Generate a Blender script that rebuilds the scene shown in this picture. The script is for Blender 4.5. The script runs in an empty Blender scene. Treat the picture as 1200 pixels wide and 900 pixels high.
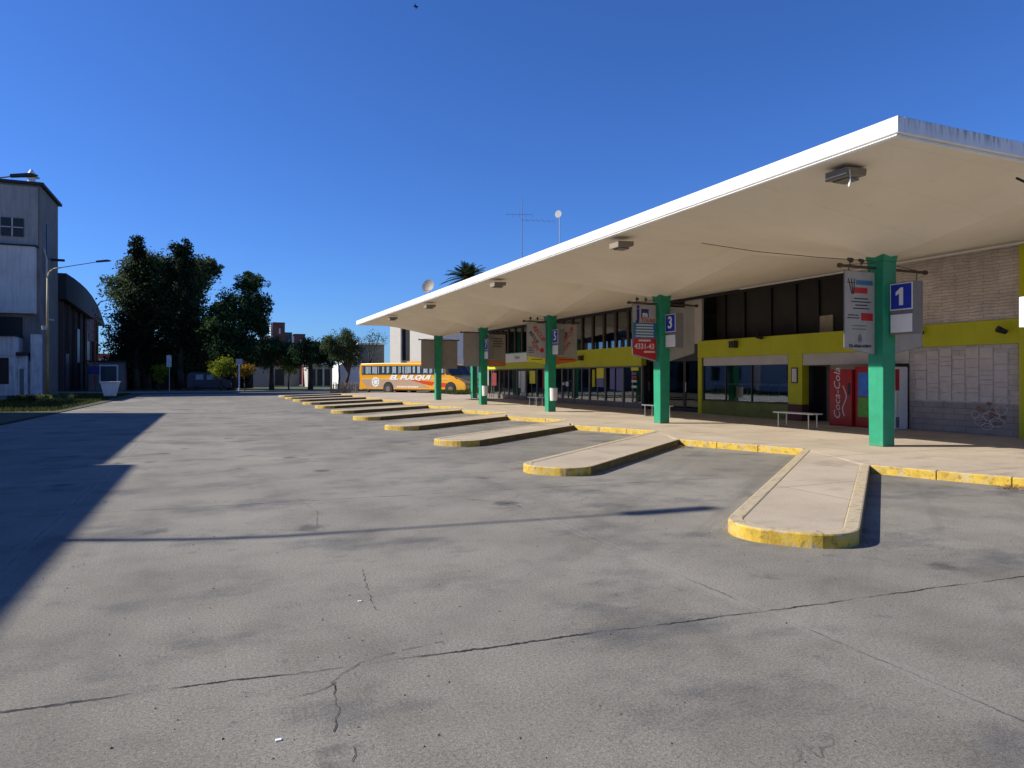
import bpy, bmesh, math, random
import numpy as np
from mathutils import Vector, Matrix
R = math.radians
random.seed(7); rng = np.random.default_rng(11)
scn = bpy.context.scene
col = scn.collection

# ---------------------------------------------------------------- camera, sky, sun, exposure
cam = bpy.data.cameras.new("camera"); cam.lens = 24.36; cam.sensor_width = 36; cam.shift_y = -0.0075
cam.clip_start = 0.05; cam.clip_end = 3000
co = bpy.data.objects.new("camera", cam); col.objects.link(co)
co.location = (0, 0, 1.65); co.rotation_euler = (R(90), 0, R(-23.5)); scn.camera = co
SUN_EL = 34.5; SX, SY = -0.917, 0.399
w = bpy.data.worlds.new("World"); scn.world = w; w.use_nodes = True
nt = w.node_tree; nt.nodes.clear()
sky = nt.nodes.new('ShaderNodeTexSky'); sky.sky_type = 'NISHITA'; sky.sun_disc = False
sky.sun_elevation = R(SUN_EL); sky.sun_rotation = math.atan2(SX, SY) % (2*math.pi)
sky.altitude = 0; sky.air_density = 1.0; sky.dust_density = 0.15; sky.ozone_density = 3.5
bg = nt.nodes.new('ShaderNodeBackground'); bg.inputs['Strength'].default_value = 0.076
wo = nt.nodes.new('ShaderNodeOutputWorld')
tn = nt.nodes.new('ShaderNodeMix'); tn.data_type = 'RGBA'; tn.blend_type = 'MULTIPLY'; tn.inputs[0].default_value = 1; tn.inputs[7].default_value = (.40, .70, 1.28, 1)
nt.links.new(sky.outputs[0], tn.inputs[6]); nt.links.new(tn.outputs[2], bg.inputs[0]); nt.links.new(bg.outputs[0], wo.inputs[0])
sl = bpy.data.lights.new("sun", 'SUN'); sl.energy = 5.0; sl.angle = R(0.5); sl.color = (1, .93, .82)
so = bpy.data.objects.new("sun", sl); col.objects.link(so)
sd = Vector((SX*math.cos(R(SUN_EL)), SY*math.cos(R(SUN_EL)), math.sin(R(SUN_EL))))
so.rotation_euler = (-sd).to_track_quat('-Z', 'Y').to_euler(); so.location = (-30, 20, 40)
scn.view_settings.view_transform = 'Standard'; scn.view_settings.look = 'None'
scn.view_settings.exposure = 0.6; scn.view_settings.gamma = 1
scn.render.engine = 'CYCLES'
scn.cycles.max_bounces = 6; scn.cycles.diffuse_bounces = 4; scn.cycles.transparent_max_bounces = 8

# ---------------------------------------------------------------- materials
def newmat(name):
    m = bpy.data.materials.new(name); m.use_nodes = True
    b = m.node_tree.nodes['Principled BSDF']; return m, m.node_tree.nodes, m.node_tree.links, b
def noise(n, l, scale, detail=4, rough=.6, vec=None, sc=None):
    t = n.new('ShaderNodeTexNoise'); t.inputs['Scale'].default_value = scale
    t.inputs['Detail'].default_value = detail; t.inputs['Roughness'].default_value = rough
    if vec is None: vec = n.new('ShaderNodeNewGeometry').outputs['Position']
    if sc:
        mp = n.new('ShaderNodeMapping'); mp.inputs['Scale'].default_value = sc
        l.new(vec, mp.inputs[0]); vec = mp.outputs[0]
    l.new(vec, t.inputs['Vector']); return t.outputs['Fac']
def ramp(n, l, fac, stops):
    r = n.new('ShaderNodeValToRGB'); e = r.color_ramp.elements
    while len(e) < len(stops): e.new(.5)
    for i, (p, c) in enumerate(stops):
        e[i].position = p; e[i].color = (c if isinstance(c, tuple) else (c, c, c)) + ((1,) if not isinstance(c, tuple) or len(c) == 3 else ())
    l.new(fac, r.inputs[0]); return r.outputs[0]
def mixc(n, l, fac, a, b, mode='MIX'):
    m = n.new('ShaderNodeMix'); m.data_type = 'RGBA'; m.blend_type = mode
    for i, v in ((0, fac), (6, a), (7, b)):
        if hasattr(v, 'links') or isinstance(v, bpy.types.NodeSocket): l.new(v, m.inputs[i])
        else: m.inputs[i].default_value = v if i == 0 else tuple(v) + ((1,) if len(v) == 3 else ())
    return m.outputs[2]
def mth(n, l, op, a, b=0.0, c=None):
    m = n.new('ShaderNodeMath'); m.operation = op
    for i, v in enumerate([a, b] + ([c] if c is not None else [])):
        if isinstance(v, bpy.types.NodeSocket): l.new(v, m.inputs[i])
        else: m.inputs[i].default_value = v
    return m.outputs[0]
def bump(n, l, b, h, strength=.3, dist=.01):
    k = n.new('ShaderNodeBump'); k.inputs['Strength'].default_value = strength; k.inputs['Distance'].default_value = dist
    l.new(h, k.inputs['Height']); l.new(k.outputs[0], b.inputs['Normal'])
CACHE = {}
def mat(name, c, rough=.6, var=.18, scale=6, metal=0, bm=.15, spec=.5, streak=0):
    """weathered plain surface: colour, blotches, optional rain streaks"""
    if name in CACHE: return CACHE[name]
    m, n, l, b = newmat(name)
    f = noise(n, l, scale, 6, .65)
    dark = tuple(x*(1-var) for x in c); light = tuple(min(1, x*(1+var*.7)) for x in c)
    colr = ramp(n, l, f, [(.3, dark), (.5, c), (.7, light)])
    if streak:
        s = noise(n, l, 5, 3, .6, sc=(1, 1, .08))
        s2 = ramp(n, l, s, [(.45, 0.), (.75, 1.)])
        colr = mixc(n, l, mth(n, l, 'MULTIPLY', s2, streak), colr, tuple(x*.35 for x in c))
    l.new(colr, b.inputs['Base Color'])
    b.inputs['Roughness'].default_value = rough; b.inputs['Metallic'].default_value = metal
    b.inputs['Specular IOR Level'].default_value = spec
    if bm: bump(n, l, b, noise(n, l, scale*8, 4), bm, .01)
    CACHE[name] = m; return m

def grimy_paint(name, c, foot=.5):
    m, n, l, b = newmat(name)
    pos = n.new('ShaderNodeNewGeometry').outputs['Position']; s = n.new('ShaderNodeSeparateXYZ'); l.new(pos, s.inputs[0])
    colr = ramp(n, l, noise(n, l, 3, 6, .65, pos), [(.3, tuple(x*.82 for x in c)), (.55, c), (.75, tuple(x*1.12 for x in c))])
    dr = ramp(n, l, noise(n, l, 7, 4, .7, pos, (1, 1, .07)), [(.55, 0.), (.72, .35)])
    colr = mixc(n, l, dr, colr, tuple(x*.3 for x in c))
    hz = mth(n, l, 'SUBTRACT', foot+.14, s.outputs[2])
    ft = ramp(n, l, mth(n, l, 'ADD', mth(n, l, 'MULTIPLY', hz, 1.3), mth(n, l, 'MULTIPLY', noise(n, l, 9, 6, .75, pos), .5)), [(.45, 0.), (.8, .8)])
    colr = mixc(n, l, ft, colr, (.20, .17, .13))
    ch = ramp(n, l, noise(n, l, 13, 6, .75, pos), [(.655, 0.), (.675, .8)])
    colr = mixc(n, l, ch, colr, (.30, .29, .25))
    sc_ = ramp(n, l, noise(n, l, 5, 6, .8, pos, (1, 1, 3)), [(.6, 0.), (.7, .3)]); colr = mixc(n, l, sc_, colr, (.05, .08, .06))
    l.new(colr, b.inputs['Base Color']); b.inputs['Roughness'].default_value = .5
    bump(n, l, b, noise(n, l, 12, 5, .7, pos), .15, .01); return m
def concrete_lot():
    m, n, l, b = newmat('lot_concrete')
    pos = n.new('ShaderNodeNewGeometry').outputs['Position']
    sx = n.new('ShaderNodeSeparateXYZ'); l.new(pos, sx.inputs[0]); X, Y = sx.outputs[0], sx.outputs[1]
    big = noise(n, l, .16, 5, .6, pos, (1, .6, 1)); mid = noise(n, l, .9, 6, .65, pos); fine = noise(n, l, 55, 4, .8, pos)
    fine2 = noise(n, l, 140, 2, .8, pos)
    c = ramp(n, l, big, [(.28, (.146, .137, .115)), (.5, (.206, .193, .162)), (.74, (.262, .246, .206))])
    c = mixc(n, l, 1, c, ramp(n, l, mid, [(.25, .62), (.5, 1.), (.78, 1.2)]), 'MULTIPLY')
    st = ramp(n, l, noise(n, l, .55, 7, .68, pos, (1, 1.5, 1)), [(.53, 0.), (.66, .7)])      # tyre and oil stains
    c = mixc(n, l, st, c, (.075, .076, .08))
    sp = ramp(n, l, noise(n, l, 2.2, 3, .6, pos), [(.66, 0.), (.74, .55)])
    c = mixc(n, l, sp, c, (.09, .09, .09))
    pits = ramp(n, l, noise(n, l, 22, 4, .75, pos), [(.62, 0.), (.68, .8)])
    c = mixc(n, l, mth(n, l, 'MULTIPLY', pits, ramp(n, l, noise(n, l, 1.1, 4, .6, pos), [(.48, .05), (.62, 1.)])), c, (.05, .048, .045))
    c = mixc(n, l, 1, c, ramp(n, l, fine, [(.3, .5), (.5, 1.), (.7, 1.4)]), 'MULTIPLY')
    c = mixc(n, l, 1, c, ramp(n, l, fine2, [(.32, .55), (.5, 1.), (.68, 1.45)]), 'MULTIPLY')
    wob = noise(n, l, 1.4, 5, .7, pos); wob2 = noise(n, l, 9, 3, .7, pos)
    def joint(coord, at, width, amp, period=None):
        v = mth(n, l, 'SUBTRACT', coord, at)
        v = mth(n, l, 'ADD', v, mth(n, l, 'MULTIPLY', mth(n, l, 'SUBTRACT', wob, .5), amp))
        v = mth(n, l, 'ADD', v, mth(n, l, 'MULTIPLY', mth(n, l, 'SUBTRACT', wob2, .5), amp*.35))
        if period: v = mth(n, l, 'PINGPONG', v, period/2)
        v = mth(n, l, 'ABSOLUTE', v)
        return mth(n, l, 'LESS_THAN', v, width)
    Yt = mth(n, l, 'ADD', Y, mth(n, l, 'MULTIPLY', X, .08))
    gap = ramp(n, l, noise(n, l, 1.9, 3, .6, pos), [(.38, .1), (.55, 1.)])
    j1 = mth(n, l, 'MULTIPLY', joint(Yt, 4.05, .011, .12, 5.55), gap)
    j2 = mth(n, l, 'MULTIPLY', joint(X, 3.57, .008, .13, 5.2), mth(n, l, 'MULTIPLY', ramp(n, l, noise(n, l, 1.3, 4, .65, pos), [(.42, .12), (.6, 1.)]), .6))
    pale = mth(n, l, 'MULTIPLY', joint(X, 3.57, .07, .2, 5.2), mth(n, l, 'MULTIPLY', gap, .22))
    c = mixc(n, l, pale, c, (.27, .26, .235))
    c = mixc(n, l, j1, c, (.02, .019, .018)); c = mixc(n, l, j2, c, (.03, .029, .027))
    # rubber tracks of coaches swinging into the bays, and oil drips
    ang = mth(n, l, 'ADD', mth(n, l, 'MULTIPLY', X, .62), mth(n, l, 'MULTIPLY', Y, -.785))
    cx = n.new('ShaderNodeCombineXYZ'); l.new(mth(n, l, 'ADD', mth(n, l, 'MULTIPLY', X, .785), mth(n, l, 'MULTIPLY', Y, .62)), cx.inputs[0]); l.new(ang, cx.inputs[1])
    tr_ = noise(n, l, 1.0, 5, .6, cx.outputs[0], (.10, 1.5, 1))
    tm = ramp(n, l, tr_, [(.54, 0.), (.68, .42)])
    tm = mth(n, l, 'MULTIPLY', tm, ramp(n, l, mth(n, l, 'MULTIPLY', X, .1), [(.15, .25), (.5, 1.)]))
    c = mixc(n, l, tm, c, (.08, .078, .075))
    tb_ = noise(n, l, 1.0, 4, .6, pos, (1.3, .07, 1))
    c = mixc(n, l, ramp(n, l, tb_, [(.56, 0.), (.7, .3)]), c, (.10, .098, .092))
    dv = n.new('ShaderNodeTexVoronoi'); dv.inputs['Scale'].default_value = .75; l.new(pos, dv.inputs['Vector'])
    drip = ramp(n, l, mth(n, l, 'ADD', dv.outputs['Distance'], mth(n, l, 'MULTIPLY', noise(n, l, 6, 5, .7, pos), .35)), [(.24, .75), (.33, 0.)])
    c = mixc(n, l, drip, c, (.055, .053, .05))
    # meandering cracks
    wv = n.new('ShaderNodeTexNoise'); wv.inputs['Scale'].default_value = 1.6; wv.inputs['Detail'].default_value = 6
    l.new(pos, wv.inputs['Vector'])
    va = n.new('ShaderNodeVectorMath'); va.operation = 'MULTIPLY_ADD'; va.inputs[1].default_value = (1.3, 1.3, 0)
    l.new(wv.outputs['Color'], va.inputs[0]); l.new(pos, va.inputs[2])
    def cracks(scale, width, mscale, lo, hi):
        vo = n.new('ShaderNodeTexVoronoi'); vo.feature = 'DISTANCE_TO_EDGE'; vo.inputs['Scale'].default_value = scale
        l.new(va.outputs[0], vo.inputs['Vector'])
        k = mth(n, l, 'LESS_THAN', vo.outputs['Distance'], width)
        mk = ramp(n, l, noise(n, l, mscale, 3, .6, pos), [(lo, 0.), (hi, 1.)])
        return mth(n, l, 'MULTIPLY', k, mk)
    c1 = cracks(.33, .0026, .37, .56, .64); c2 = cracks(2.6, .012, .35, .55, .68)
    c = mixc(n, l, mth(n, l, 'MULTIPLY', c1, .85), c, (.02, .019, .018))
    c = mixc(n, l, mth(n, l, 'MULTIPLY', c2, .45), c, (.05, .048, .045))
    l.new(c, b.inputs['Base Color']); b.inputs['Roughness'].default_value = .8; b.inputs['Specular IOR Level'].default_value = .3
    h = mth(n, l, 'ADD', mth(n, l, 'MULTIPLY', fine, .6), mth(n, l, 'MULTIPLY', fine2, .4))
    h = mth(n, l, 'SUBTRACT', h, mth(n, l, 'MULTIPLY', mth(n, l, 'ADD', j1, c1), 2.0))
    h = mth(n, l, 'ADD', h, mth(n, l, 'MULTIPLY', mid, 1.5))
    bump(n, l, b, h, .28, .005)
    return m
def kerb_mat():
    m, n, l, b = newmat('kerb_yellow_paint')
    g = n.new('ShaderNodeNewGeometry'); pos = g.outputs['Position']
    nz = n.new('ShaderNodeSeparateXYZ'); l.new(g.outputs['Normal'], nz.inputs[0])
    top = mth(n, l, 'GREATER_THAN', nz.outputs[2], .7)
    y = ramp(n, l, noise(n, l, 5, 5, .7, pos), [(.3, (.36, .22, .03)), (.5, (.54, .36, .03)), (.7, (.60, .43, .07))])
    conc = (.43, .36, .245)
    chip = ramp(n, l, noise(n, l, 7, 7, .75, pos), [(.53, 0.), (.58, 1.)])
    wear = ramp(n, l, noise(n, l, 2.2, 6, .7, pos), [(.2, .68), (.5, .97)])
    f = mth(n, l, 'MAXIMUM', mth(n, l, 'MULTIPLY', chip, .8), mth(n, l, 'MULTIPLY', top, wear))
    c = mixc(n, l, f, y, conc)
    dirt = ramp(n, l, noise(n, l, 12, 5, .75, pos), [(.52, 0.), (.68, .75)])
    nx = nz.outputs[0]; side = mth(n, l, 'GREATER_THAN', nx, .45)          # right side turned from the sun: its shade painted in near-black
    side_shade = mth(n, l, 'MULTIPLY', side, ramp(n, l, noise(n, l, 3, 5, .7, pos, (1, 1, 3)), [(.3, .95), (.65, .7)]))
    c = mixc(n, l, side_shade, c, (.04, .032, .018))
    c = mixc(n, l, dirt, c, (.10, .08, .05))
    # joints between kerb stones
    l.new(c, b.inputs['Base Color']); b.inputs['Roughness'].default_value = .7
    bump(n, l, b, noise(n, l, 30, 5, .7, pos), .5, .01)
    return m
def paving_mat():
    m, n, l, b = newmat('platform_paving')
    pos = n.new('ShaderNodeNewGeometry').outputs['Position']
    c = ramp(n, l, noise(n, l, .5, 6, .65, pos), [(.3, (.335, .28, .21)), (.5, (.41, .345, .26)), (.72, (.48, .41, .32))])
    st = ramp(n, l, noise(n, l, 1.1, 5, .6, pos, (.6, 1.3, 1)), [(.58, 0.), (.72, .55)])
    c = mixc(n, l, st, c, (.17, .13, .11))
    c = mixc(n, l, 1, c, ramp(n, l, noise(n, l, 60, 4, .8, pos), [(.3, .75), (.5, 1.), (.7, 1.2)]), 'MULTIPLY')
    br = n.new('ShaderNodeTexBrick'); br.offset = 0; br.inputs['Scale'].default_value = 1
    br.inputs['Brick Width'].default_value = 2.4; br.inputs['Row Height'].default_value = 2.4; br.inputs['Mortar Size'].default_value = .012
    br.inputs['Color1'].default_value = (1, 1, 1, 1); br.inputs['Color2'].default_value = (.93, .92, .9, 1); br.inputs['Mortar'].default_value = (.35, .3, .27, 1)
    l.new(pos, br.inputs['Vector'])
    c = mixc(n, l, .8, c, br.outputs['Color'], 'MULTIPLY')
    l.new(c, b.inputs['Base Color']); b.inputs['Roughness'].default_value = .75
    bump(n, l, b, noise(n, l, 60, 4, .8, pos), .35, .005)
    return m
def brick_mat(name, c1, c2, mort, bw, rh, ms, axis='YZ', bs=.6, warp=0):
    m, n, l, b = newmat(name)
    pos = n.new('ShaderNodeNewGeometry').outputs['Position']
    s = n.new('ShaderNodeSeparateXYZ'); l.new(pos, s.inputs[0]); cb = n.new('ShaderNodeCombineXYZ')
    l.new(s.outputs['XYZ'.index(axis[0])], cb.inputs[0]); l.new(s.outputs['XYZ'.index(axis[1])], cb.inputs[1])
    vz = n.new('ShaderNodeVectorMath'); vz.operation = 'MULTIPLY_ADD'; vz.inputs[1].default_value = (warp, warp, 0)
    wn_ = n.new('ShaderNodeTexNoise'); wn_.inputs['Scale'].default_value = 2.5; wn_.inputs['Detail'].default_value = 3; l.new(pos, wn_.inputs['Vector'])
    l.new(wn_.outputs['Color'], vz.inputs[0]); l.new(cb.outputs[0], vz.inputs[2])
    br = n.new('ShaderNodeTexBrick'); br.inputs['Scale'].default_value = 1; br.inputs['Brick Width'].default_value = bw
    br.inputs['Row Height'].default_value = rh; br.inputs['Mortar Size'].default_value = ms
    br.inputs['Color1'].default_value = c1+(1,); br.inputs['Color2'].default_value = c2+(1,); br.inputs['Mortar'].default_value = mort+(1,)
    l.new(vz.outputs[0], br.inputs['Vector'])
    c = mixc(n, l, 1, br.outputs['Color'], ramp(n, l, noise(n, l, 2, 6, .7, pos), [(.3, .72), (.7, 1.15)]), 'MULTIPLY')
    l.new(c, b.inputs['Base Color']); b.inputs['Roughness'].default_value = .85
    bump(n, l, b, mth(n, l, 'ADD', mth(n, l, 'SUBTRACT', 1, br.outputs['Fac']), mth(n, l, 'MULTIPLY', noise(n, l, 25, 4, .7, pos), .4)), bs, .02)
    return m
def leaf_mat(name, c, trans=.25):
    m, n, l, b = newmat(name)
    g = n.new('ShaderNodeNewGeometry')
    rnd = n.new('ShaderNodeAttribute'); rnd.attribute_name = 'leafcol'
    cc = ramp(n, l, rnd.outputs['Fac'], [(0., tuple(x*.5 for x in c)), (.55, c), (1., (c[0]*2.0, c[1]*1.7, c[2]*1.2))])
    l.new(cc, b.inputs['Base Color']); b.inputs['Roughness'].default_value = .8; b.inputs['Specular IOR Level'].default_value = .12
    tr = n.new('ShaderNodeBsdfTranslucent'); l.new(cc, tr.inputs[0])
    mx = n.new('ShaderNodeMixShader'); mx.inputs[0].default_value = trans
    l.new(b.outputs[0], mx.inputs[1]); l.new(tr.outputs[0], mx.inputs[2]); l.new(mx.outputs[0], n['Material Output'].inputs[0])
    return m
def glass_mat(name, tint=.45, refl=.06):
    m, n, l, b = newmat(name); n.remove(b)
    t = n.new('ShaderNodeBsdfTransparent'); t.inputs[0].default_value = (tint, tint*1.03, tint*1.05, 1)
    g = n.new('ShaderNodeBsdfGlossy'); g.inputs['Roughness'].default_value = .02; g.inputs[0].default_value = (.9, .95, 1, 1)
    fr = n.new('ShaderNodeFresnel'); fr.inputs[0].default_value = 1.5
    pos = n.new('ShaderNodeNewGeometry').outputs['Position']
    bp = n.new('ShaderNodeBump'); bp.inputs['Strength'].default_value = .04; bp.inputs['Distance'].default_value = .02
    l.new(noise(n, l, 1.2, 2, .5, pos), bp.inputs['Height']); l.new(bp.outputs[0], g.inputs['Normal'])
    f = mth(n, l, 'ADD', mth(n, l, 'MULTIPLY', fr.outputs[0], .5), refl)
    mx = n.new('ShaderNodeMixShader'); l.new(f, mx.inputs[0]); l.new(t.outputs[0], mx.inputs[1]); l.new(g.outputs[0], mx.inputs[2])
    l.new(mx.outputs[0], n['Material Output'].inputs[0]); return m
def soffit_mat():
    m, n, l, b = newmat('canopy_soffit')
    pos = n.new('ShaderNodeNewGeometry').outputs['Position']
    c = ramp(n, l, noise(n, l, .7, 5, .6, pos), [(.3, (.70, .63, .53)), (.7, (.77, .70, .60))])
    st = ramp(n, l, noise(n, l, 3, 6, .7, pos, (.4, 1, 1)), [(.62, 0.), (.8, .35)])
    c = mixc(n, l, st, c, (.35, .27, .19))
    s = n.new('ShaderNodeSeparateXYZ'); l.new(pos, s.inputs[0])
    bd = mth(n, l, 'LESS_THAN', mth(n, l, 'ABSOLUTE', mth(n, l, 'PINGPONG', mth(n, l, 'ADD', s.outputs[1], 1.41), .61)), .006)   # board marks
    c = mixc(n, l, mth(n, l, 'MULTIPLY', bd, .22), c, (.3, .25, .2))
    sp_ = ramp(n, l, noise(n, l, 9, 5, .8, pos), [(.7, 0.), (.74, .4)]); c = mixc(n, l, sp_, c, (.3, .24, .18))
    l.new(c, b.inputs['Base Color']); b.inputs['Roughness'].default_value = .9
    bump(n, l, b, noise(n, l, 4, 4, .5, pos), .12, .02); return m
def fascia_mat():
    m, n, l, b = newmat('canopy_fascia')
    pos = n.new('ShaderNodeNewGeometry').outputs['Position']
    s = n.new('ShaderNodeSeparateXYZ'); l.new(pos, s.inputs[0])
    c = ramp(n, l, noise(n, l, 2, 5, .6, pos), [(.3, (.66, .66, .65)), (.7, (.8, .8, .79))])
    f = ramp(n, l, noise(n, l, 9, 5, .75, pos, (1, 1, .12)), [(.48, 0.), (.66, 1.)])
    hi = ramp(n, l, mth(n, l, 'ADD', s.outputs[2], mth(n, l, 'MULTIPLY', noise(n, l, 5, 3, .6, pos), .15)), [(.0, 0.), (1., 1.)])
    hh = mth(n, l, 'MULTIPLY', mth(n, l, 'SUBTRACT', s.outputs[2], 5.13), 5.0)
    f = mth(n, l, 'MULTIPLY', f, mth(n, l, 'MAXIMUM', hh, 0.05))
    nn = n.new('ShaderNodeSeparateXYZ'); l.new(n.new('ShaderNodeNewGeometry').outputs['Normal'], nn.inputs[0])
    end = mth(n, l, 'LESS_THAN', nn.outputs[1], -.5)
    f = mth(n, l, 'MULTIPLY', f, mth(n, l, 'ADD', mth(n, l, 'MULTIPLY', end, .8), .12))
    c = mixc(n, l, f, c, (.10, .095, .085))
    l.new(c, b.inputs['Base Color']); b.inputs['Roughness'].default_value = .8; return m

M = dict(
 lot=concrete_lot(), kerb=kerb_mat(), pave=paving_mat(), soffit=soffit_mat(), fascia=fascia_mat(),
 ground=mat('dry_ground', (.10, .095, .07), .95, .4, .4), grass=mat('lawn', (.045, .075, .02), .95, .5, 1.5),
 green=grimy_paint('green_column_paint', (.010, .25, .13), .25),
 lime=mat('lime_band_paint', (.47, .46, .002), .6, .10, 1.2, streak=.08),
 olive=mat('olive_dado', (.14, .16, .02), .6, .3, 2),
 cream=mat('cream_render', (.50, .46, .42), .85, .12, 1.5, streak=.1),
 white=mat('white_paint', (.74, .73, .70), .6, .08, 3), board=mat('board_face', (.34, .33, .31), .5, .1, 3, streak=.2), bwhite=mat('board_white', (.60, .59, .57), .5, .08, 3, streak=.15),
 darkm=mat('dark_metal', (.025, .024, .024), .5, .2, 8), steel=mat('brushed_steel', (.55, .54, .52), .3, .15, 12, metal=1),
 grey=mat('grey_metal', (.16, .155, .15), .5, .15, 6), alu=mat('aluminium_frame', (.17, .155, .14), .45, .1, 6, metal=.3),
 brown=mat('brown_metal', (.06, .035, .025), .6, .2, 6), black=mat('black_plastic', (.012, .012, .013), .45, .1, 6),
 dark=mat('dark_interior', (.035, .033, .032), .9, .2, 2), blue=mat('sign_blue', (.01, .03, .36), .4, .06, 6),
 red=mat('sign_red', (.42, .012, .012), .4, .08, 6), teal=mat('sign_teal', (.02, .14, .26), .45, .1, 6), orange=mat('sign_orange', (.6, .14, .015), .5, .1, 6),
 purple=mat('poster_violet', (.12, .12, .30), .4, .5, 14), ink=mat('ink_black', (.015, .015, .018), .6, .0, 6, bm=0),
 yellow=mat('sign_yellow', (.68, .60, .03), .5, .1, 6), navy=mat('ink_navy', (.015, .012, .16), .5, 0, 6, bm=0),
 cokered=mat('vending_red', (.34, .009, .012), .3, .06, 5), mgreen=mat('display_green', (.10, .35, .03), .4, .3, 5),
 skyb=mat('display_blue', (.03, .16, .55), .4, .3, 5),
 busor=mat('coach_orange', (.74, .35, .015), .3, .05, 2, bm=.03), busgr=mat('coach_beige', (.42, .30, .20), .35, .08, 2, bm=.03),
 busrd=mat('coach_red', (.55, .05, .01), .35, .05, 2, bm=0), rubber=mat('tyre_rubber', (.02, .02, .02), .8, .2, 20),
 rim=mat('wheel_rim', (.25, .2, .16), .4, .2, 10, metal=.6), curtain=mat('coach_curtain', (.34, .42, .46), .9, .25, 9),
 towerg=mat('grey_render_dark', (.22, .19, .17), .9, .25, .5, streak=.4), towerl=mat('grey_render_light', (.58, .53, .49), .9, .15, .5, streak=.3),
 lowwhite=mat('weathered_whitewash', (.62, .60, .58), .9, .3, 1.1, streak=.5),
 dbrick=brick_mat('dark_brick', (.055, .035, .028), (.08, .05, .035), (.04, .035, .03), .3, .1, .01),
 droof=mat('dark_sheet_roof', (.018, .019, .024), .7, .2, 1), pbrick=brick_mat('painted_brick', (.62, .54, .48), (.56, .49, .435), (.36, .30, .26), .75, .085, .007, warp=.14),
 pbrick2=brick_mat('painted_brick_lower', (.54, .485, .45), (.50, .45, .42), (.36, .31, .28), .42, .13, .006),
 rbrick=brick_mat('red_brick', (.27, .075, .05), (.22, .06, .04), (.18, .12, .10), .4, .14, .012, 'XZ'),
 redroof=mat('red_tile', (.34, .06, .04), .8, .2, 2), bark=mat('bark', (.055, .042, .032), .95, .35, 8, bm=.6),
 barkl=mat('pale_bark', (.13, .10, .08), .95, .35, 8, bm=.6),
 ocre=mat('ochre_pole_paint', (.42, .24, .05), .6, .25, 3, streak=.3), palegrey=mat('pale_pole', (.38, .38, .36), .5, .1, 4),
 glass=glass_mat('clear_glass', .72, .02), dglass=glass_mat('dark_glass', .2, .0), ceil=mat('interior_ceiling', (.5, .48, .44), .9, .1, 2),
 fence=mat('bamboo_fence', (.36, .27, .16), .85, .35, 12), skipp=mat('skip_paint', (.62, .62, .62), .5, .12, 2, streak=.3),
 leafd=leaf_mat('leaf_dark', (.036, .072, .030), .3), leafm=leaf_mat('leaf_mid', (.042, .066, .022), .25),
 leafo=leaf_mat('leaf_olive', (.070, .105, .045), .35), leafy=leaf_mat('leaf_bright', (.17, .22, .02), .45),
 leafr=leaf_mat('leaf_autumn', (.26, .17, .02), .4), conif=leaf_mat('needle_dark', (.016, .030, .014), .1),
 grassb=leaf_mat('grass_blade', (.055, .075, .022), .3), weed=leaf_mat('weed_pale', (.13, .17, .06), .35), deadl=leaf_mat('dead_leaf', (.22, .12, .05), .2),
 water=mat('plain_dark_blue', (.02, .03, .06), .4, .2, 3),
)

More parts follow.
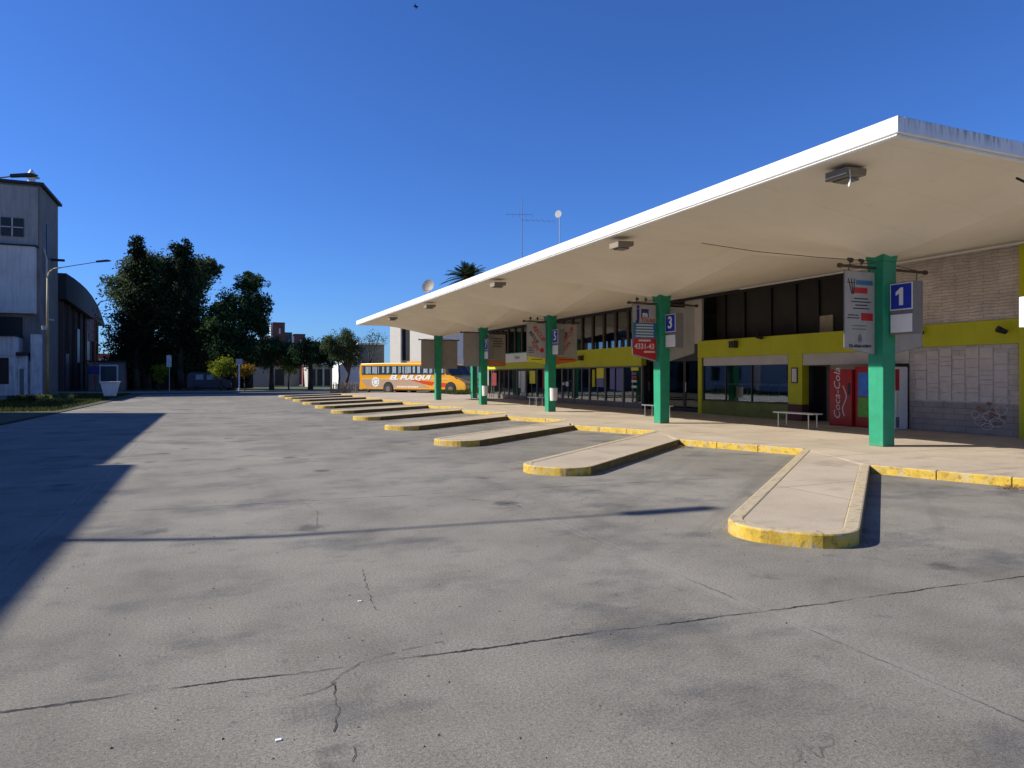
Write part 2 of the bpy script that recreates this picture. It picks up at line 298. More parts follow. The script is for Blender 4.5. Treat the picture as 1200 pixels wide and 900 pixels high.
# ---------------------------------------------------------------- geometry helpers
def origin(o):
    v = Vector((0, 0, 0))
    while o: v += Vector(o.location); o = o.parent
    return v
def tag(o, label=None, cat=None, group=None, kind=None):
    if label: o['label'] = label
    if cat: o['category'] = cat
    if group: o['group'] = group
    if kind: o['kind'] = kind
    return o
def thing(name, loc, label, cat, group=None, rz=0):
    o = bpy.data.objects.new(name, None); col.objects.link(o); o.location = loc; o.rotation_euler = (0, 0, rz)
    o.empty_display_size = .2
    return tag(o, label, cat, group)
class MB:
    def __init__(s): s.v = []; s.f = []; s.m = []; s.cur = 0
    def quad(s, *p):
        i = len(s.v); s.v += [tuple(q) for q in p]; s.f.append(tuple(range(i, i+len(p)))); s.m.append(s.cur); return s
    def box(s, x0, y0, z0, x1, y1, z1):
        if x0 > x1: x0, x1 = x1, x0
        if y0 > y1: y0, y1 = y1, y0
        if z0 > z1: z0, z1 = z1, z0
        i = len(s.v); s.v += [(x0,y0,z0),(x1,y0,z0),(x1,y1,z0),(x0,y1,z0),(x0,y0,z1),(x1,y0,z1),(x1,y1,z1),(x0,y1,z1)]
        for f in ((0,3,2,1),(4,5,6,7),(0,1,5,4),(1,2,6,5),(2,3,7,6),(3,0,4,7)): s.f.append(tuple(i+k for k in f)); s.m.append(s.cur)
        return s
    def tube(s, p0, p1, r, n=10, r1=None, cap=True):
        r1 = r if r1 is None else r1; p0 = Vector(p0); p1 = Vector(p1); d = (p1-p0).normalized()
        a = d.orthogonal().normalized(); b = d.cross(a); i = len(s.v)
        for p, rr in ((p0, r), (p1, r1)):
            for k in range(n):
                t = 2*math.pi*k/n; s.v.append(tuple(p + a*math.cos(t)*rr + b*math.sin(t)*rr))
        for k in range(n): s.f.append((i+k, i+(k+1)%n, i+n+(k+1)%n, i+n+k)); s.m.append(s.cur)
        if cap: s.f.append(tuple(i+k for k in range(n))[::-1]); s.f.append(tuple(i+n+k for k in range(n))); s.m += [s.cur]*2
        return s
    def path(s, pts, r, n=8, r1=None):
        r1 = r if r1 is None else r1; m = len(pts)-1
        for k in range(m): s.tube(pts[k], pts[k+1], r+(r1-r)*k/m, n, r+(r1-r)*(k+1)/m)
        return s
    def prism(s, pts, z0, z1, plane='XY'):
        """polygon extruded; plane XY: z0..z1 along Z; XZ: along Y; YZ: along X"""
        def P(a, b, c): return {'XY': (a, b, c), 'XZ': (a, c, b), 'YZ': (c, a, b)}[plane]
        i = len(s.v); n = len(pts)
        s.v += [P(a, b, z0) for a, b in pts] + [P(a, b, z1) for a, b in pts]
        s.f.append(tuple(range(i, i+n))[::-1]); s.f.append(tuple(range(i+n, i+2*n))); s.m += [s.cur]*2
        for k in range(n): s.f.append((i+k, i+(k+1)%n, i+n+(k+1)%n, i+n+k)); s.m.append(s.cur)
        return s
    def build(s, name, m, parent=None, base=None, bevel=0, smooth=False, local=False, fix=True):
        me = bpy.data.meshes.new(name)
        off = Vector((0, 0, 0)) if local else (origin(parent) if parent else Vector(base or (0, 0, 0)))
        me.from_pydata([tuple(Vector(v)-off) for v in s.v], [], s.f)
        ms = m if isinstance(m, (list, tuple)) else [m]
        for k in ms: me.materials.append(k)
        if len(ms) > 1: me.polygons.foreach_set('material_index', s.m)
        if fix:
            bm = bmesh.new(); bm.from_mesh(me); bmesh.ops.recalc_face_normals(bm, faces=bm.faces); bm.to_mesh(me); bm.free()
        if smooth:
            for p in me.polygons: p.use_smooth = True
        o = bpy.data.objects.new(name, me); col.objects.link(o)
        if parent: o.parent = parent
        elif base: o.location = base
        if bevel:
            b = o.modifiers.new('bevel', 'BEVEL'); b.width = bevel; b.segments = 2; b.limit_method = 'ANGLE'
        return o
def B(*a): return MB().box(*a)
def kids(o): return [c for c in bpy.data.objects if c.parent == o]
def copy_tree(o, parent=None):
    c = o.copy(); col.objects.link(c); c.parent = parent
    for ch in kids(o): copy_tree(ch, c)
    return c
def text(body, size, m, parent, pos, face='-Y', align='CENTER', name='lettering', depth=.004, sx=1.0, shear=0, bold=.0, rot=0):
    cu = bpy.data.curves.new('t', 'FONT'); cu.body = body; cu.size = size; cu.extrude = depth; cu.align_x = align; cu.align_y = 'CENTER'
    cu.shear = shear; cu.offset = bold; cu.resolution_u = 2
    t = bpy.data.objects.new('t', cu); col.objects.link(t)
    bpy.context.view_layer.update()
    me = bpy.data.meshes.new_from_object(t.evaluated_get(bpy.context.evaluated_depsgraph_get()))
    bpy.data.objects.remove(t); bpy.data.curves.remove(cu)
    mt = Matrix.Rotation(R(90), 4, 'X') @ Matrix.Rotation(rot, 4, 'Z')
    if face == '-X': mt = Matrix.Rotation(R(-90), 4, 'Z') @ mt
    mt = mt @ Matrix.Diagonal((sx, 1, 1, 1))
    me.transform(Matrix.Translation(Vector(pos)-origin(parent)) @ mt)
    me.materials.clear(); me.materials.append(m); me.name = name
    o = bpy.data.objects.new(name, me); col.objects.link(o); o.parent = parent; return o

# foliage ---------------------------------------------------------
def leaves(centers, spread, n, size, flat=.0):
    """n leaf quads scattered round the given clump centres"""
    C = np.array(centers, float); S = np.array(spread, float)
    if S.ndim == 0: S = np.full(len(C), float(S))
    idx = rng.integers(0, len(C), n)
    d = rng.normal(size=(n, 3)); d /= np.linalg.norm(d, axis=1, keepdims=True); d *= (rng.random((n, 1))**.45)
    P = C[idx] + d*S[idx][:, None]*np.array([1, 1, .8])
    a = rng.normal(size=(n, 3)); a[:, 2] *= (1-flat); a /= np.linalg.norm(a, axis=1, keepdims=True)
    b = np.cross(a, rng.normal(size=(n, 3))); b /= np.linalg.norm(b, axis=1, keepdims=True)
    sz = size*(.6+.8*rng.random((n, 1)))
    V = np.stack([P-a*sz*.5, P+b*sz*.28, P+a*sz*.5, P-b*sz*.28], 1).reshape(-1, 3)
    cl = rng.random(len(C)); lc = np.clip(cl[idx]*.6 + rng.random(n)*.4, 0, 1)
    return V, lc
def leafmesh(name, V, lc, m, parent, smooth=False):
    n = len(V)//4; me = bpy.data.meshes.new(name)
    V = V - np.array(origin(parent)) if parent else V
    me.vertices.add(len(V)); me.vertices.foreach_set('co', V.astype(np.float32).ravel())
    me.loops.add(n*4); me.loops.foreach_set('vertex_index', np.arange(n*4, dtype=np.int32))
    me.polygons.add(n); me.polygons.foreach_set('loop_start', np.arange(0, n*4, 4, dtype=np.int32))
    me.update(calc_edges=True); me.materials.append(m)
    at = me.attributes.new('leafcol', 'FLOAT', 'FACE'); at.data.foreach_set('value', lc.astype(np.float32))
    o = bpy.data.objects.new(name, me); col.objects.link(o)
    if parent: o.parent = parent
    return o
def tree(name, label, x, y, lobes, n=5000, size=.34, m='leafd', tr=.3, trunk_h=None, bark='bark', group=None, dens=20, lean=(0, 0), cat='tree', cs=.16, z0=0):
    """lobes: (dx,dy,z,rx,rz) ellipsoids; clump centres are strewn over them"""
    t = thing(name, (x, y, z0), label, cat, group)
    cen = []; sp = []
    for dx, dy, z, rx, rz in lobes:
        k = max(6, int(dens*(rx*rx)**.7*1.5))
        for _ in range(k):
            v = rng.normal(size=3); v /= np.linalg.norm(v); q = .25+.8*rng.random()
            cen.append((x+dx+v[0]*rx*q, y+dy+v[1]*rx*q, max(z0+.6, z+v[2]*rz*q))); sp.append((.5+.9*rng.random())*max(.6, rx*cs*2.4))
    if n > 4000: n = int(n*3.6); size *= .66
    V, lc = leaves(cen, sp, n, size); leafmesh('crown', V, lc, M[m], t)
    tb = MB(); top = trunk_h or min(l[2] for l in lobes)
    base = Vector((x, y, z0)); tp = Vector((x+lean[0], y+lean[1], z0+top))
    mid = base.lerp(tp, .5) + Vector((random.uniform(-.1, .1), random.uniform(-.1, .1), 0))*top*.3
    tb.path([base, base+Vector((0, 0, .3)), mid, tp], tr*1.25, 10, tr*.7)
    for dx, dy, z, rx, rz in lobes:
        e = Vector((x+dx, y+dy, z)); m1 = tp.lerp(e, .5)+Vector((0, 0, .2*rz))
        tb.path([tp, m1, e], tr*.55, 7, tr*.2)
        for _ in range(3):
            v = Vector(rng.normal(size=3)).normalized(); tb.tube(e, e+Vector((v.x*rx, v.y*rx, abs(v.z)*rz))*.8, tr*.2, 5, tr*.05)
    tb.build('trunk', M[bark], t, smooth=True)
    return t

# ================================================================ SETTING
S = lambda o: tag(o, kind='structure')
g = MB(); g.quad((-700, -300, -.012), (700, -300, -.012), (700, 1200, -.012), (-700, 1200, -.012)); S(g.build('ground', M['ground']))
KZ = .14
E_ = Vector((.785, .62)); Mv = Vector((.62, -.785)); A0 = Vector((4.74, 5.62)); SP = 5.23; W_ = 1.27; SL, SR = 8.35, 6.05
NI = 11
# paved lot
g = MB(); g.quad((-7.2, -12, 0), (19, -12, 0), (19, 71, 0), (-5.6, 71, 0), (-6.2, 40, 0)); S(g.build('bus_lot_paving', M['lot']))
# street behind the lot, with the coach on it
g = MB(); g.quad((-60, 71, .004), (90, 71, .004), (90, 78, .004), (-60, 78, .004)); S(g.build('street', mat('asphalt', (.06, .06, .062), .9, .25, 1.2)))
g = MB(); g.box(-60, 78, -.01, 90, 78.2, .12); S(g.build('street_kerb', mat('kerb_concrete', (.3, .28, .25), .9, .2, 3)))
g = MB(); g.quad((-60, 78.2, .11), (90, 78.2, .11), (90, 135, .11), (-60, 135, .11)); S(g.build('park_lawn', M['grass']))
g = MB(); g.quad((-60, 80, .116), (90, 80, .116), (90, 81.6, .116), (-60, 81.6, .116)); S(g.build('park_footpath', mat('pale_path', (.33, .30, .26), .9, .2, 2)))
ck = MB(); random.seed(21)
def crack(pts, w0=.0032):
    P = [Vector(pts[0])]
    for a, b in zip(pts, pts[1:]):
        a, b = Vector(a), Vector(b); k = max(2, int((b-a).length/.05))
        for q in range(1, k+1): P.append(a.lerp(b, q/k)+Vector((random.uniform(-1, 1), random.uniform(-1, 1)))*.012)
    for a, b in zip(P, P[1:]):
        d = (b-a).normalized(); nn = Vector((-d.y, d.x))*w0*random.uniform(.3, 1)
        if random.random() < .88: ck.quad((a.x-nn.x, a.y-nn.y, .004), (b.x-nn.x, b.y-nn.y, .004), (b.x+nn.x, b.y+nn.y, .004), (a.x+nn.x, a.y+nn.y, .004))
crack([(1.19, 5.92), (1.11, 5.38), (1.07, 4.85)])
crack([(1.33, 4.12), (0.89, 4.05), (0.7, 3.94), (0.6, 3.81), (0.58, 3.5), (0.52, 3.28)])
crack([(0.6, 3.16), (0.55, 2.99)])
crack([(1.08, 9.67), (1.19, 8.67), (1.07, 7.84)])
crack([(0.62, 3.8), (0.5, 3.72), (0.37, 3.71)])
S(ck.build('paving_cracks', mat('crack_dark', (.035, .033, .03), .95, .2, 5, bm=0), fix=False))
# verge on the left
g = MB(); g.quad((-12.4, 10, .03), (-7.1, 10, .03), (-6.2, 40, .03), (-5.6, 71, .03), (-12.4, 71, .03)); S(g.build('verge', mat('verge_soil', (.05, .055, .025), .95, .5, 1.5)))
g = MB(); g.quad((-30, -12, .04), (-12.4, -12, .04), (-12.4, 110, .04), (-30, 110, .04)); S(g.build('left_sidewalk', mat('old_pavement', (.13, .125, .12), .9, .3, 1)))

# platform (sawtooth front) with kerb, and islands
def rect_round(A, w, L, r=.5, inset=0):
    """outline of an island: two round front corners; from left root round the front to right root"""
    pts = []
    sl, sr = L
    P = lambda m, e: A + Mv*m + E_*e
    pts.append(P(inset, sl))
    rr = max(.05, r-inset)
    for k in range(9):
        a = math.pi*(1+.5*k/8)  # 180..270
        pts.append(P(inset+rr+rr*math.cos(a), inset+rr+rr*math.sin(a)))
    for k in range(9):
        a = math.pi*(1.5+.5*k/8)
        pts.append(P(w-inset-rr+rr*math.cos(a), inset+rr+rr*math.sin(a)))
    pts.append(P(w-inset, sr))
    return [(p.x, p.y) for p in pts]
plat = []; KW = .16
roots = []
for k in range(-2, NI):
    A = A0 + Vector((0, SP*k)); roots.append((k, A + E_*SL, A + Mv*W_ + E_*SR))
front = []
for k, Lr, Rr in reversed(roots): front += [Lr, Rr]
poly = [(p.x, p.y) for p in front]
yfar = roots[-1][1].y
kb = MB(); edge = []
for i in range(len(roots)-1):
    Rn = roots[i+1][2]; Lp = roots[i][1]           # kerb from right root of i+1 to left root of i
    d = (Lp-Rn).normalized(); nrm = Vector((d.y, -d.x));  nrm = nrm if nrm.x < 0 else -nrm
    inn = -nrm*KW
    edge.append((Rn, Lp, inn))
    # front stones with slim gaps
    L = (Lp-Rn).length; ns = 3
    for q in range(ns):
        a = Rn + d*(L*q/ns+.006); b = Rn + d*(L*(q+1)/ns-.006)
        kb.prism([(a.x, a.y), (b.x, b.y), (b.x+inn.x, b.y+inn.y), (a.x+inn.x, a.y+inn.y)], -.02, KZ+.004)
# platform polygon, set behind the kerb stones
poly = []
for i in range(len(roots)-1, -1, -1):
    k, Lr, Rr = roots[i]
    poly += [Lr, Rr]
    if i > 0:
        Rn, Lp, inn = edge[i-1]; poly[-1] = Rr; poly += [Rr+inn, Lp+inn]
pp = MB(); P2 = [(p.x, p.y) for p in poly] + [(31, roots[0][2].y), (31, 63.8), (roots[-1][1].x, 63.8)]
pp.prism(P2, -.02, KZ)
S(pp.build('platform', M['pave'])); S(kb.build('platform_kerb', M['kerb'], bevel=.012))
ordn = ['nearest', 'second', 'third', 'fourth', 'fifth', 'sixth', 'seventh', 'eighth', 'ninth', 'tenth', 'farthest']
for k in range(-1, NI):
    if k == -1: continue                                     # wholly outside the frame
    A = A0 + Vector((0, SP*k))
    lab = ('nearest yellow-kerbed concrete bus bay island, in front of the number 1 column' if k == 0 else
           'farthest of the yellow-kerbed bus bay islands, close to the orange coach' if k == NI-1 else
           '%s yellow-kerbed bus bay island counted from the camera' % ordn[k])
    t = thing('bay_island', (A.x, A.y, 0), lab, 'traffic island', 'kerbed islands between the bus bays')
    o_ = rect_round(A, W_, (SL, SR)); i_ = rect_round(A, W_, (SL, SR), inset=KW)
    rb = MB(); n = len(o_); idx = len(rb.v)
    rb.v += [(a, b, -.02) for a, b in o_] + [(a, b, KZ+.004) for a, b in o_] + [(a, b, KZ+.004) for a, b in i_] + [(a, b, .02) for a, b in i_]
    for q in range(n-1):
        for s0 in (0, n, 2*n): rb.f.append((s0+q, s0+q+1, s0+n+q+1, s0+n+q)); rb.m.append(0)
    kk = rb.build('kerb', M['kerb'], t)
    bv = kk.modifiers.new('bevel', 'BEVEL'); bv.width = .02; bv.segments = 2; bv.limit_method = 'ANGLE'
    MB().prism(i_, .0, KZ-.004).build('slab', M['pave'], t)

# ================================================================ CANOPY
XF, XB, XC, ZC, ZE = 8.9, 17.8, 13.35, 4.17, 5.07
Y0c, NC = 10.59, 5
cy = [Y0c+8*k for k in range(NC)]
can = thing('canopy', (XC, 26.6, 0), 'long white concrete canopy of five shallow folded shells over the bus platform', 'canopy')
sm = MB(); NX = NY = 12; ys0, ys1 = 6.86, 46.46
def zsurf(x, y):
    k = min(range(NC), key=lambda q: abs(cy[q]-y)); hy = 4 if 0 < k < NC-1 else (3.73 if (k == 0 and y < cy[0]) else (3.87 if (k == NC-1 and y > cy[-1]) else 4))
    a = min(1, abs(x-XC)/4.45); b = min(1, abs(y-cy[k])/hy)
    zb = ZE if x < XC else ZE-.14
    z = ZC + (zb-ZC)*(1-(1-a)*(1-b))
    return z
yy = []
edges_y = [ys0] + [cy[k]+4 for k in range(NC-1)] + [ys1]
for k in range(NC):
    a, b = edges_y[k], edges_y[k+1]
    yy += list(np.linspace(a, cy[k], 9))[:-1] + list(np.linspace(cy[k], b, 9))[:-1]
yy.append(ys1)
xx = list(np.linspace(XF+.06, XC, 9))[:-1] + list(np.linspace(XC, XB, 9))
for x in xx:
    for y in yy: sm.v.append((x, y, zsurf(x, y)))
ny = len(yy)
for i in range(len(xx)-1):
    for j in range(ny-1): sm.f.append((i*ny+j, (i+1)*ny+j, (i+1)*ny+j+1, i*ny+j+1)); sm.m.append(0)
sm.build('soffit', M['soffit'], can, fix=False)
fm = MB()
fm.box(XF, ys0-.06, ZE+.035, XF+.14, ys1+.06, ZE+.27)          # front fascia
fm.box(XF+.045, ys0-.02, ZE-.01, XF+.14, ys1+.02, ZE+.035)     # shadow gap strip
fm.box(XF+.14, ys0-.06, ZE+.035, XB+.1, ys0+.08, ZE+.27)
fm.box(XF+.14, ys1-.08, ZE+.035, XB+.1, ys1+.06, ZE+.27)
fm.box(XF+.14, ys0, ZE-.01, XB, ys0+.06, ZE+.035); fm.box(XF+.14, ys1-.06, ZE-.01, XB, ys1, ZE+.035)
fm.build('fascia', M['fascia'], can, bevel=.012)
B(XF-.012, ys0-.05, ZE-.012, XF+.03, ys1+.05, ZE+.004).build('drip_edge', M['white'], can)
B(XF+.14, ys0+.08, ZE+.2, XB, ys1-.08, ZE+.24).build('roof_deck', mat('roof_felt', (.2, .19, .18), .9, .2, 1), can)
B(XB, ys0, ZE-.2, XB+.12, ys1, ZE+.265).build('rear_beam', M['cream'], can); B(XB-.03, ys0, ZE-.235, XB+.1, 20, ZE-.202).build('rear_trim', M['white'], can)

# columns ---------------------------------------------------------
onames = ['1', '3', '5', '7', '9']
for k, y in enumerate(cy):
    lab = 'tapered green concrete column with bright sunlit lower left face, ' + ['nearest one, beside the blue number 1 sign', 'by the blue number 3 sign', 'by the blue number 5 sign with a pale bin on it', 'fourth from the camera, with a pale bin', 'farthest in the row, in front of the orange coach'][k]
    t = thing('canopy_column', (XC, y, KZ), lab, 'column', 'green columns carrying the canopy')
    c = MB(); b0, b1 = .175, .20; i = 0
    c.v += [(XC+sx*q, y+sy*q, z) for q, z in ((b0, KZ), (b1, 4.12)) for sx, sy in ((-1,-1),(1,-1),(1,1),(-1,1))]
    for f in ((0,3,2,1),(4,5,6,7),(0,1,5,4),(1,2,6,5),(2,3,7,6),(3,0,4,7)): c.f.append(f); c.m.append(0)
    c.build('shaft', M['green'], t, bevel=.012)
    ca = MB(); ca.v += [(XC+sx*q, y+sy*q, z) for q, z in ((b1+.002, 4.121), (b1+.03, 4.30)) for sx, sy in ((-1,-1),(1,-1),(1,1),(-1,1))]
    for f in ((0,3,2,1),(0,1,5,4),(1,2,6,5),(2,3,7,6),(3,0,4,7)): ca.f.append(f); ca.m.append(0)
    ca.build('capital', M['green'], t)
    a = MB(); a.tube((XC-1.2, y, 3.98), (XC-.19, y, 3.98), .03, 8); a.tube((XC+.19, y, 3.98), (XC+1.35, y, 3.98), .03, 8)
    a.tube((XC-1.2, y, 3.98), (XC-1.28, y, 3.98), .05, 8); a.tube((XC+1.35, y, 3.98), (XC+1.43, y, 3.98), .05, 8)
    a.tube((XC+.2, y, 4.1), (XC+1.2, y, 4.0), .008, 5); a.tube((XC-.2, y, 4.1), (XC-1.1, y, 4.0), .008, 5)
    a.build('bracket_arm', M['brown'], t)
    # spotlights on the left arm
    if k in (0, 1, 2):
        for q, dx in enumerate((-.95, -.62)):
            s = MB(); s.tube((XC+dx, y, 4.0), (XC+dx, y, 4.07), .012, 6); s.tube((XC+dx, y-.03, 4.10), (XC+dx+.06, y+.09, 4.15), .055-.01*q, 10, .035)
            s.build('spotlight', M['black'], t)
    if k == 0:
        s = MB(); s.box(XC-.185, y-.03, 1.9, XC-.178, y-.01, 2.22); s.build('cable_clip', M['darkm'], t)

# hanging boards and number boxes ---------------------------------
def bars(t, x0, x1, z0, z1, rows, m, y, frac=(.6, 1), h=.35, name='small_print'):
    """illegible print: rows of short dashes"""
    dz = (z1-z0)/rows
    for r in range(rows):
        b = MB(); zc = z1-(r+.5)*dz; wl = (x1-x0)*random.uniform(*frac); x = (x0+x1)/2-wl/2; xe = x+wl
        while x < xe-.01:
            lw = min(random.uniform(.02, .045)*(x1-x0)*2, xe-x); b.box(x, y-.004, zc-dz*h/2*random.uniform(.7, 1), x+lw*.8, y, zc+dz*h/2); x += lw
        b.build(name, m, t)
def board(k, side, label, m, zt=3.86, z_in=2.08, z_out=2.30):
    y = cy[k]; 
    if side < 0: x0, x1 = XC-1.1, XC-.215; pts = [(x0, z_out), (x1, z_in), (x1, zt), (x0, zt)]
    else: x0, x1 = XC+.215, XC+1.3; pts = [(x0, z_in), (x1, z_out), (x1, zt), (x0, zt)]
    t = thing('hanging_board', ((x0+x1)/2, y, z_in), label, 'sign board', 'boards hanging from the column arms')
    MB().prism(pts, y+.0, y+.03, 'XZ').build('panel', m, t)
    for q in (.15, .85):
        x = x0+(x1-x0)*q; MB().tube((x, y+.015, zt), (x, y+.015, 3.96), .01, 6).build('hanger', M['darkm'], t)
    f = MB()
    for a, b in zip(pts, pts[1:]+pts[:1]): f.tube((a[0], y+.015, a[1]), (b[0], y+.015, b[1]), .014, 6)
    f.build('frame', M['grey'], t)
    return t, x0, x1, y-.001
NBL = {'1': 'grey box with white 1 on blue square, on the nearest green column', '3': 'dark box with white 3 on blue square, on the second green column', '5': 'slim box with white 5 on blue square, on the green column with a bin', '7': 'small dark number box high on the fourth green column'}
def numbox(k, num, dx=0):
    y = cy[k]-.47; x0 = XC+dx; x1 = x0+.30
    t = thing('bay_number_box', (x0, y, 2.5), NBL[num], 'number sign', 'bay number boxes')
    B(x0, y-.27, 2.54, x1, y+.27, 3.64).build('housing', M['grey'], t, bevel=.01)
    B(x0-.008, y-.26, 3.05, x0-.001, y+.26, 3.62).build('sign_border', M['white'], t)
    B(x0-.013, y-.235, 3.075, x0-.009, y+.235, 3.595).build('sign_face', M['blue'], t)
    B(x0-.009, y-.25, 2.58, x0-.001, y+.25, 2.96).build('blank_plate', M['white'], t, bevel=.004)
    if num == '1':
        pts = [(y-.05, 3.15), (y-.05, 3.52), (y+.01, 3.52), (y+.12, 3.43), (y+.12, 3.36), (y+.04, 3.40), (y+.04, 3.15)]
        MB().prism(pts, x0-.02, x0-.0135, 'YZ').build('numeral', M['white'], t)
    else: text(num, .52, M['white'], t, (x0-.016, y, 3.335), '-X', name='numeral', bold=.012)
    MB().tube((x0+.13, y+.3, 3.72), (x0+.13, y+.47, 3.96), .015, 6).build('hanger', M['brown'], t); B(x0+.05, y+.27, 3.1, x0+.2, cy[k]-.19, 3.2).build('fixing', M['brown'], t)
# bay 1
t, x0, x1, y = board(0, -1, 'white advertising board left of the nearest column, with teal and red stripes', M['board'], 3.88, 2.12, 2.26)
B(x0+.33, y-.004, 3.60, x1-.06, y, 3.70).build('teal_stripe', M['teal'], t); B(x0+.24, y-.004, 3.42, x1-.22, y, 3.54).build('red_stripe', M['red'], t)
lg = MB()
for dx in (0, .09, .18): lg.tube((x0+.10+dx, y-.003, 3.72), (x0+.20+dx*.3, y-.003, 3.40), .009, 5)
lg.tube((x0+.06, y-.003, 3.64), (x0+.3, y-.003, 3.64), .007, 5); lg.build('emblem', M['ink'], t)
bars(t, x0+.18, x1-.1, 3.06, 3.34, 4, M['ink'], y)
bars(t, x0+.05, x0+.45, 2.86, 2.98, 2, M['ink'], y); B(x0+.48, y-.004, 2.84, x1-.06, y, 3.0).build('red_block', M['red'], t)
bars(t, x0+.1, x1-.15, 2.62, 2.76, 2, M['grey'], y)
sh = MB(); sh.tube((x0+.44, y-.004, 2.50), (x0+.44, y, 2.50), .05, 10); sh.box(x0+.38, y-.004, 2.40, x0+.5, y, 2.47); sh.box(x0+.40, y-.004, 2.37, x0+.48, y, 2.395); sh.build('crest', M['grey'], t)
text('TEL-03564-470074', .088, M['ink'], t, ((x0+x1)/2, y-.004, 2.29), bold=.001, sx=.98)
board(0, 1, 'blank off-white board with slanted bottom behind the number 1 box', M['board'], 3.0, 2.12, 2.32)
numbox(0, '1')
# bay 3
t, x0, x1, y = board(1, -1, 'board left of the number 3 column, white above, blue middle, red foot', M['board'], 3.93, 2.13, 2.33)
B(x0+.01, y-.005, 2.86, x1, y-.001, 3.36).build('blue_field', M['teal'], t)
MB().prism([(x0+.01, z) for z in (2.36,)] + [(x1, 2.16), (x1, 2.86), (x0+.01, 2.86)], y-.005, y-.001, 'XZ').build('red_field', M['red'], t)
text('j', .62, M['navy'], t, (x0+.2, y-.006, 3.68), bold=.02); B(x0+.32, y-.006, 3.52, x0+.60, y, 3.80).build('logo_block', M['navy'], t)
text('m', .25, M['bwhite'], t, (x0+.46, y-.010, 3.62), bold=.01)
text('TOURS', .15, M['red'], t, (x0+.58, y-.004, 3.43), bold=.004, sx=1.1)
bars(t, x0+.1, x1-.08, 2.88, 3.33, 5, M['bwhite'], y-.006, (.8, 1), .5)
text('4331-43', .24, M['bwhite'], t, ((x0+x1)/2, y-.008, 2.60), bold=.004, sx=.95)
bars(t, x0+.2, x1-.2, 2.74, 2.84, 1, M['bwhite'], y-.006, (.9, 1), .6); bars(t, x0+.4, x1-.02, 2.38, 2.48, 1, M['bwhite'], y-.006, (.9, 1), .6)
board(1, 1, 'blank cream board with slanted bottom right of the number 3 column', M['board'], 3.9, 2.12, 2.42)
numbox(1, '3')
# bay 5
for side, lab in ((-1, 'board with diagonal red and black print and yellow foot, left of the number 5 column'), (1, 'board with diagonal print and orange foot, right of the number 5 column')):
    t, x0, x1, y = board(2, side, lab, M['board'], 3.9, 2.15, 2.33)
    xm = (x0+x1)/2; sg = -side
    ang = R(-52) if side < 0 else R(52)
    text('RECUP', .26, M['red'], t, (xm+.12, y-.004, 3.45), bold=.004, rot=ang)
    text('RECUP', .2, M['ink'], t, (xm-.12, y-.004, 3.30), bold=.003, rot=ang)
    text('ION', .24, M['red'], t, (xm-.05*sg, y-.004, 2.95), bold=.004, rot=ang)
    MB().prism([(x0+.02, 2.30 if side < 0 else 2.17), (x1-.02, 2.17 if side < 0 else 2.30), (x1-.02, 2.42), (x0+.02, 2.50)], y-.005, y-.001, 'XZ').build('coloured_foot', M['orange' if side > 0 else 'yellow'], t)
    bars(t, x0+.04, x0+.36, 2.62, 2.92, 4, M['ink'], y, (.7, 1)); bars(t, x0+.15, x1-.1, 2.32, 2.42, 1, M['ink'], y-.006, (.8, 1))
    if side < 0: MB().tube((x1-.18, y-.006, 2.76), (x1-.18, y-.001, 2.76), .1, 16).build('red_dot', M['red'], t)
numbox(2, '5')
# bay 7, 9
board(3, -1, 'blank grey board left of the fourth column', M['grey'] and mat('board_grey', (.26, .24, .215), .6, .1, 2), 3.95, 2.2, 2.2)
t, x0, x1, y = board(3, 1, 'board with brown and orange printed lines right of the fourth column', mat('board_grey', (.26, .24, .215)), 3.9, 2.2, 2.25)
bars(t, x0+.1, x1-.1, 3.2, 3.75, 4, M['brown'], y, (.7, 1), .5); B(x0+.03, y-.004, 2.28, x1-.03, y, 2.45).build('orange_strip', M['orange'], t)
numbox(3, '7')
board(4, -1, 'blank grey board left of the farthest column, against the white building', mat('board_grey', (.26, .24, .215)), 4.0, 2.15, 2.15)
board(4, 1, 'blank grey board right of the farthest column', mat('board_grey', (.26, .24, .215)), 4.0, 2.15, 2.15)
# rear post
t = thing('rear_post', (16.7, 45, KZ), 'slender green post at the far end of the platform, half hidden by a board', 'column')
B(16.53, 44.83, KZ, 16.87, 45.17, 4.72).build('shaft', M['green'], t, bevel=.012)

# bins on columns
for k, lab in ((2, 'pale green cylindrical bin strapped to the number 5 column'), (3, 'pale cylindrical bin strapped to the fourth column')):
    y = cy[k]-.36; x = XC-.02
    t = thing('litter_bin', (x, y, .6), lab, 'bin', 'bins on the canopy columns')
    b = MB(); b.tube((x, y, .62), (x, y, 1.16), .15, 18, .17, cap=False); b.tube((x, y, .62), (x, y, .63), .15, 18); b.build('drum', M['bwhite'], t, smooth=True)
    MB().tube((x, y, 1.15), (x, y, 1.175), .175, 18, .175, cap=False).build('rim', M['green'], t)
    B(x-.02, y+.155, .8, x+.02, cy[k]-.185, .86).build('bracket', M['darkm'], t)

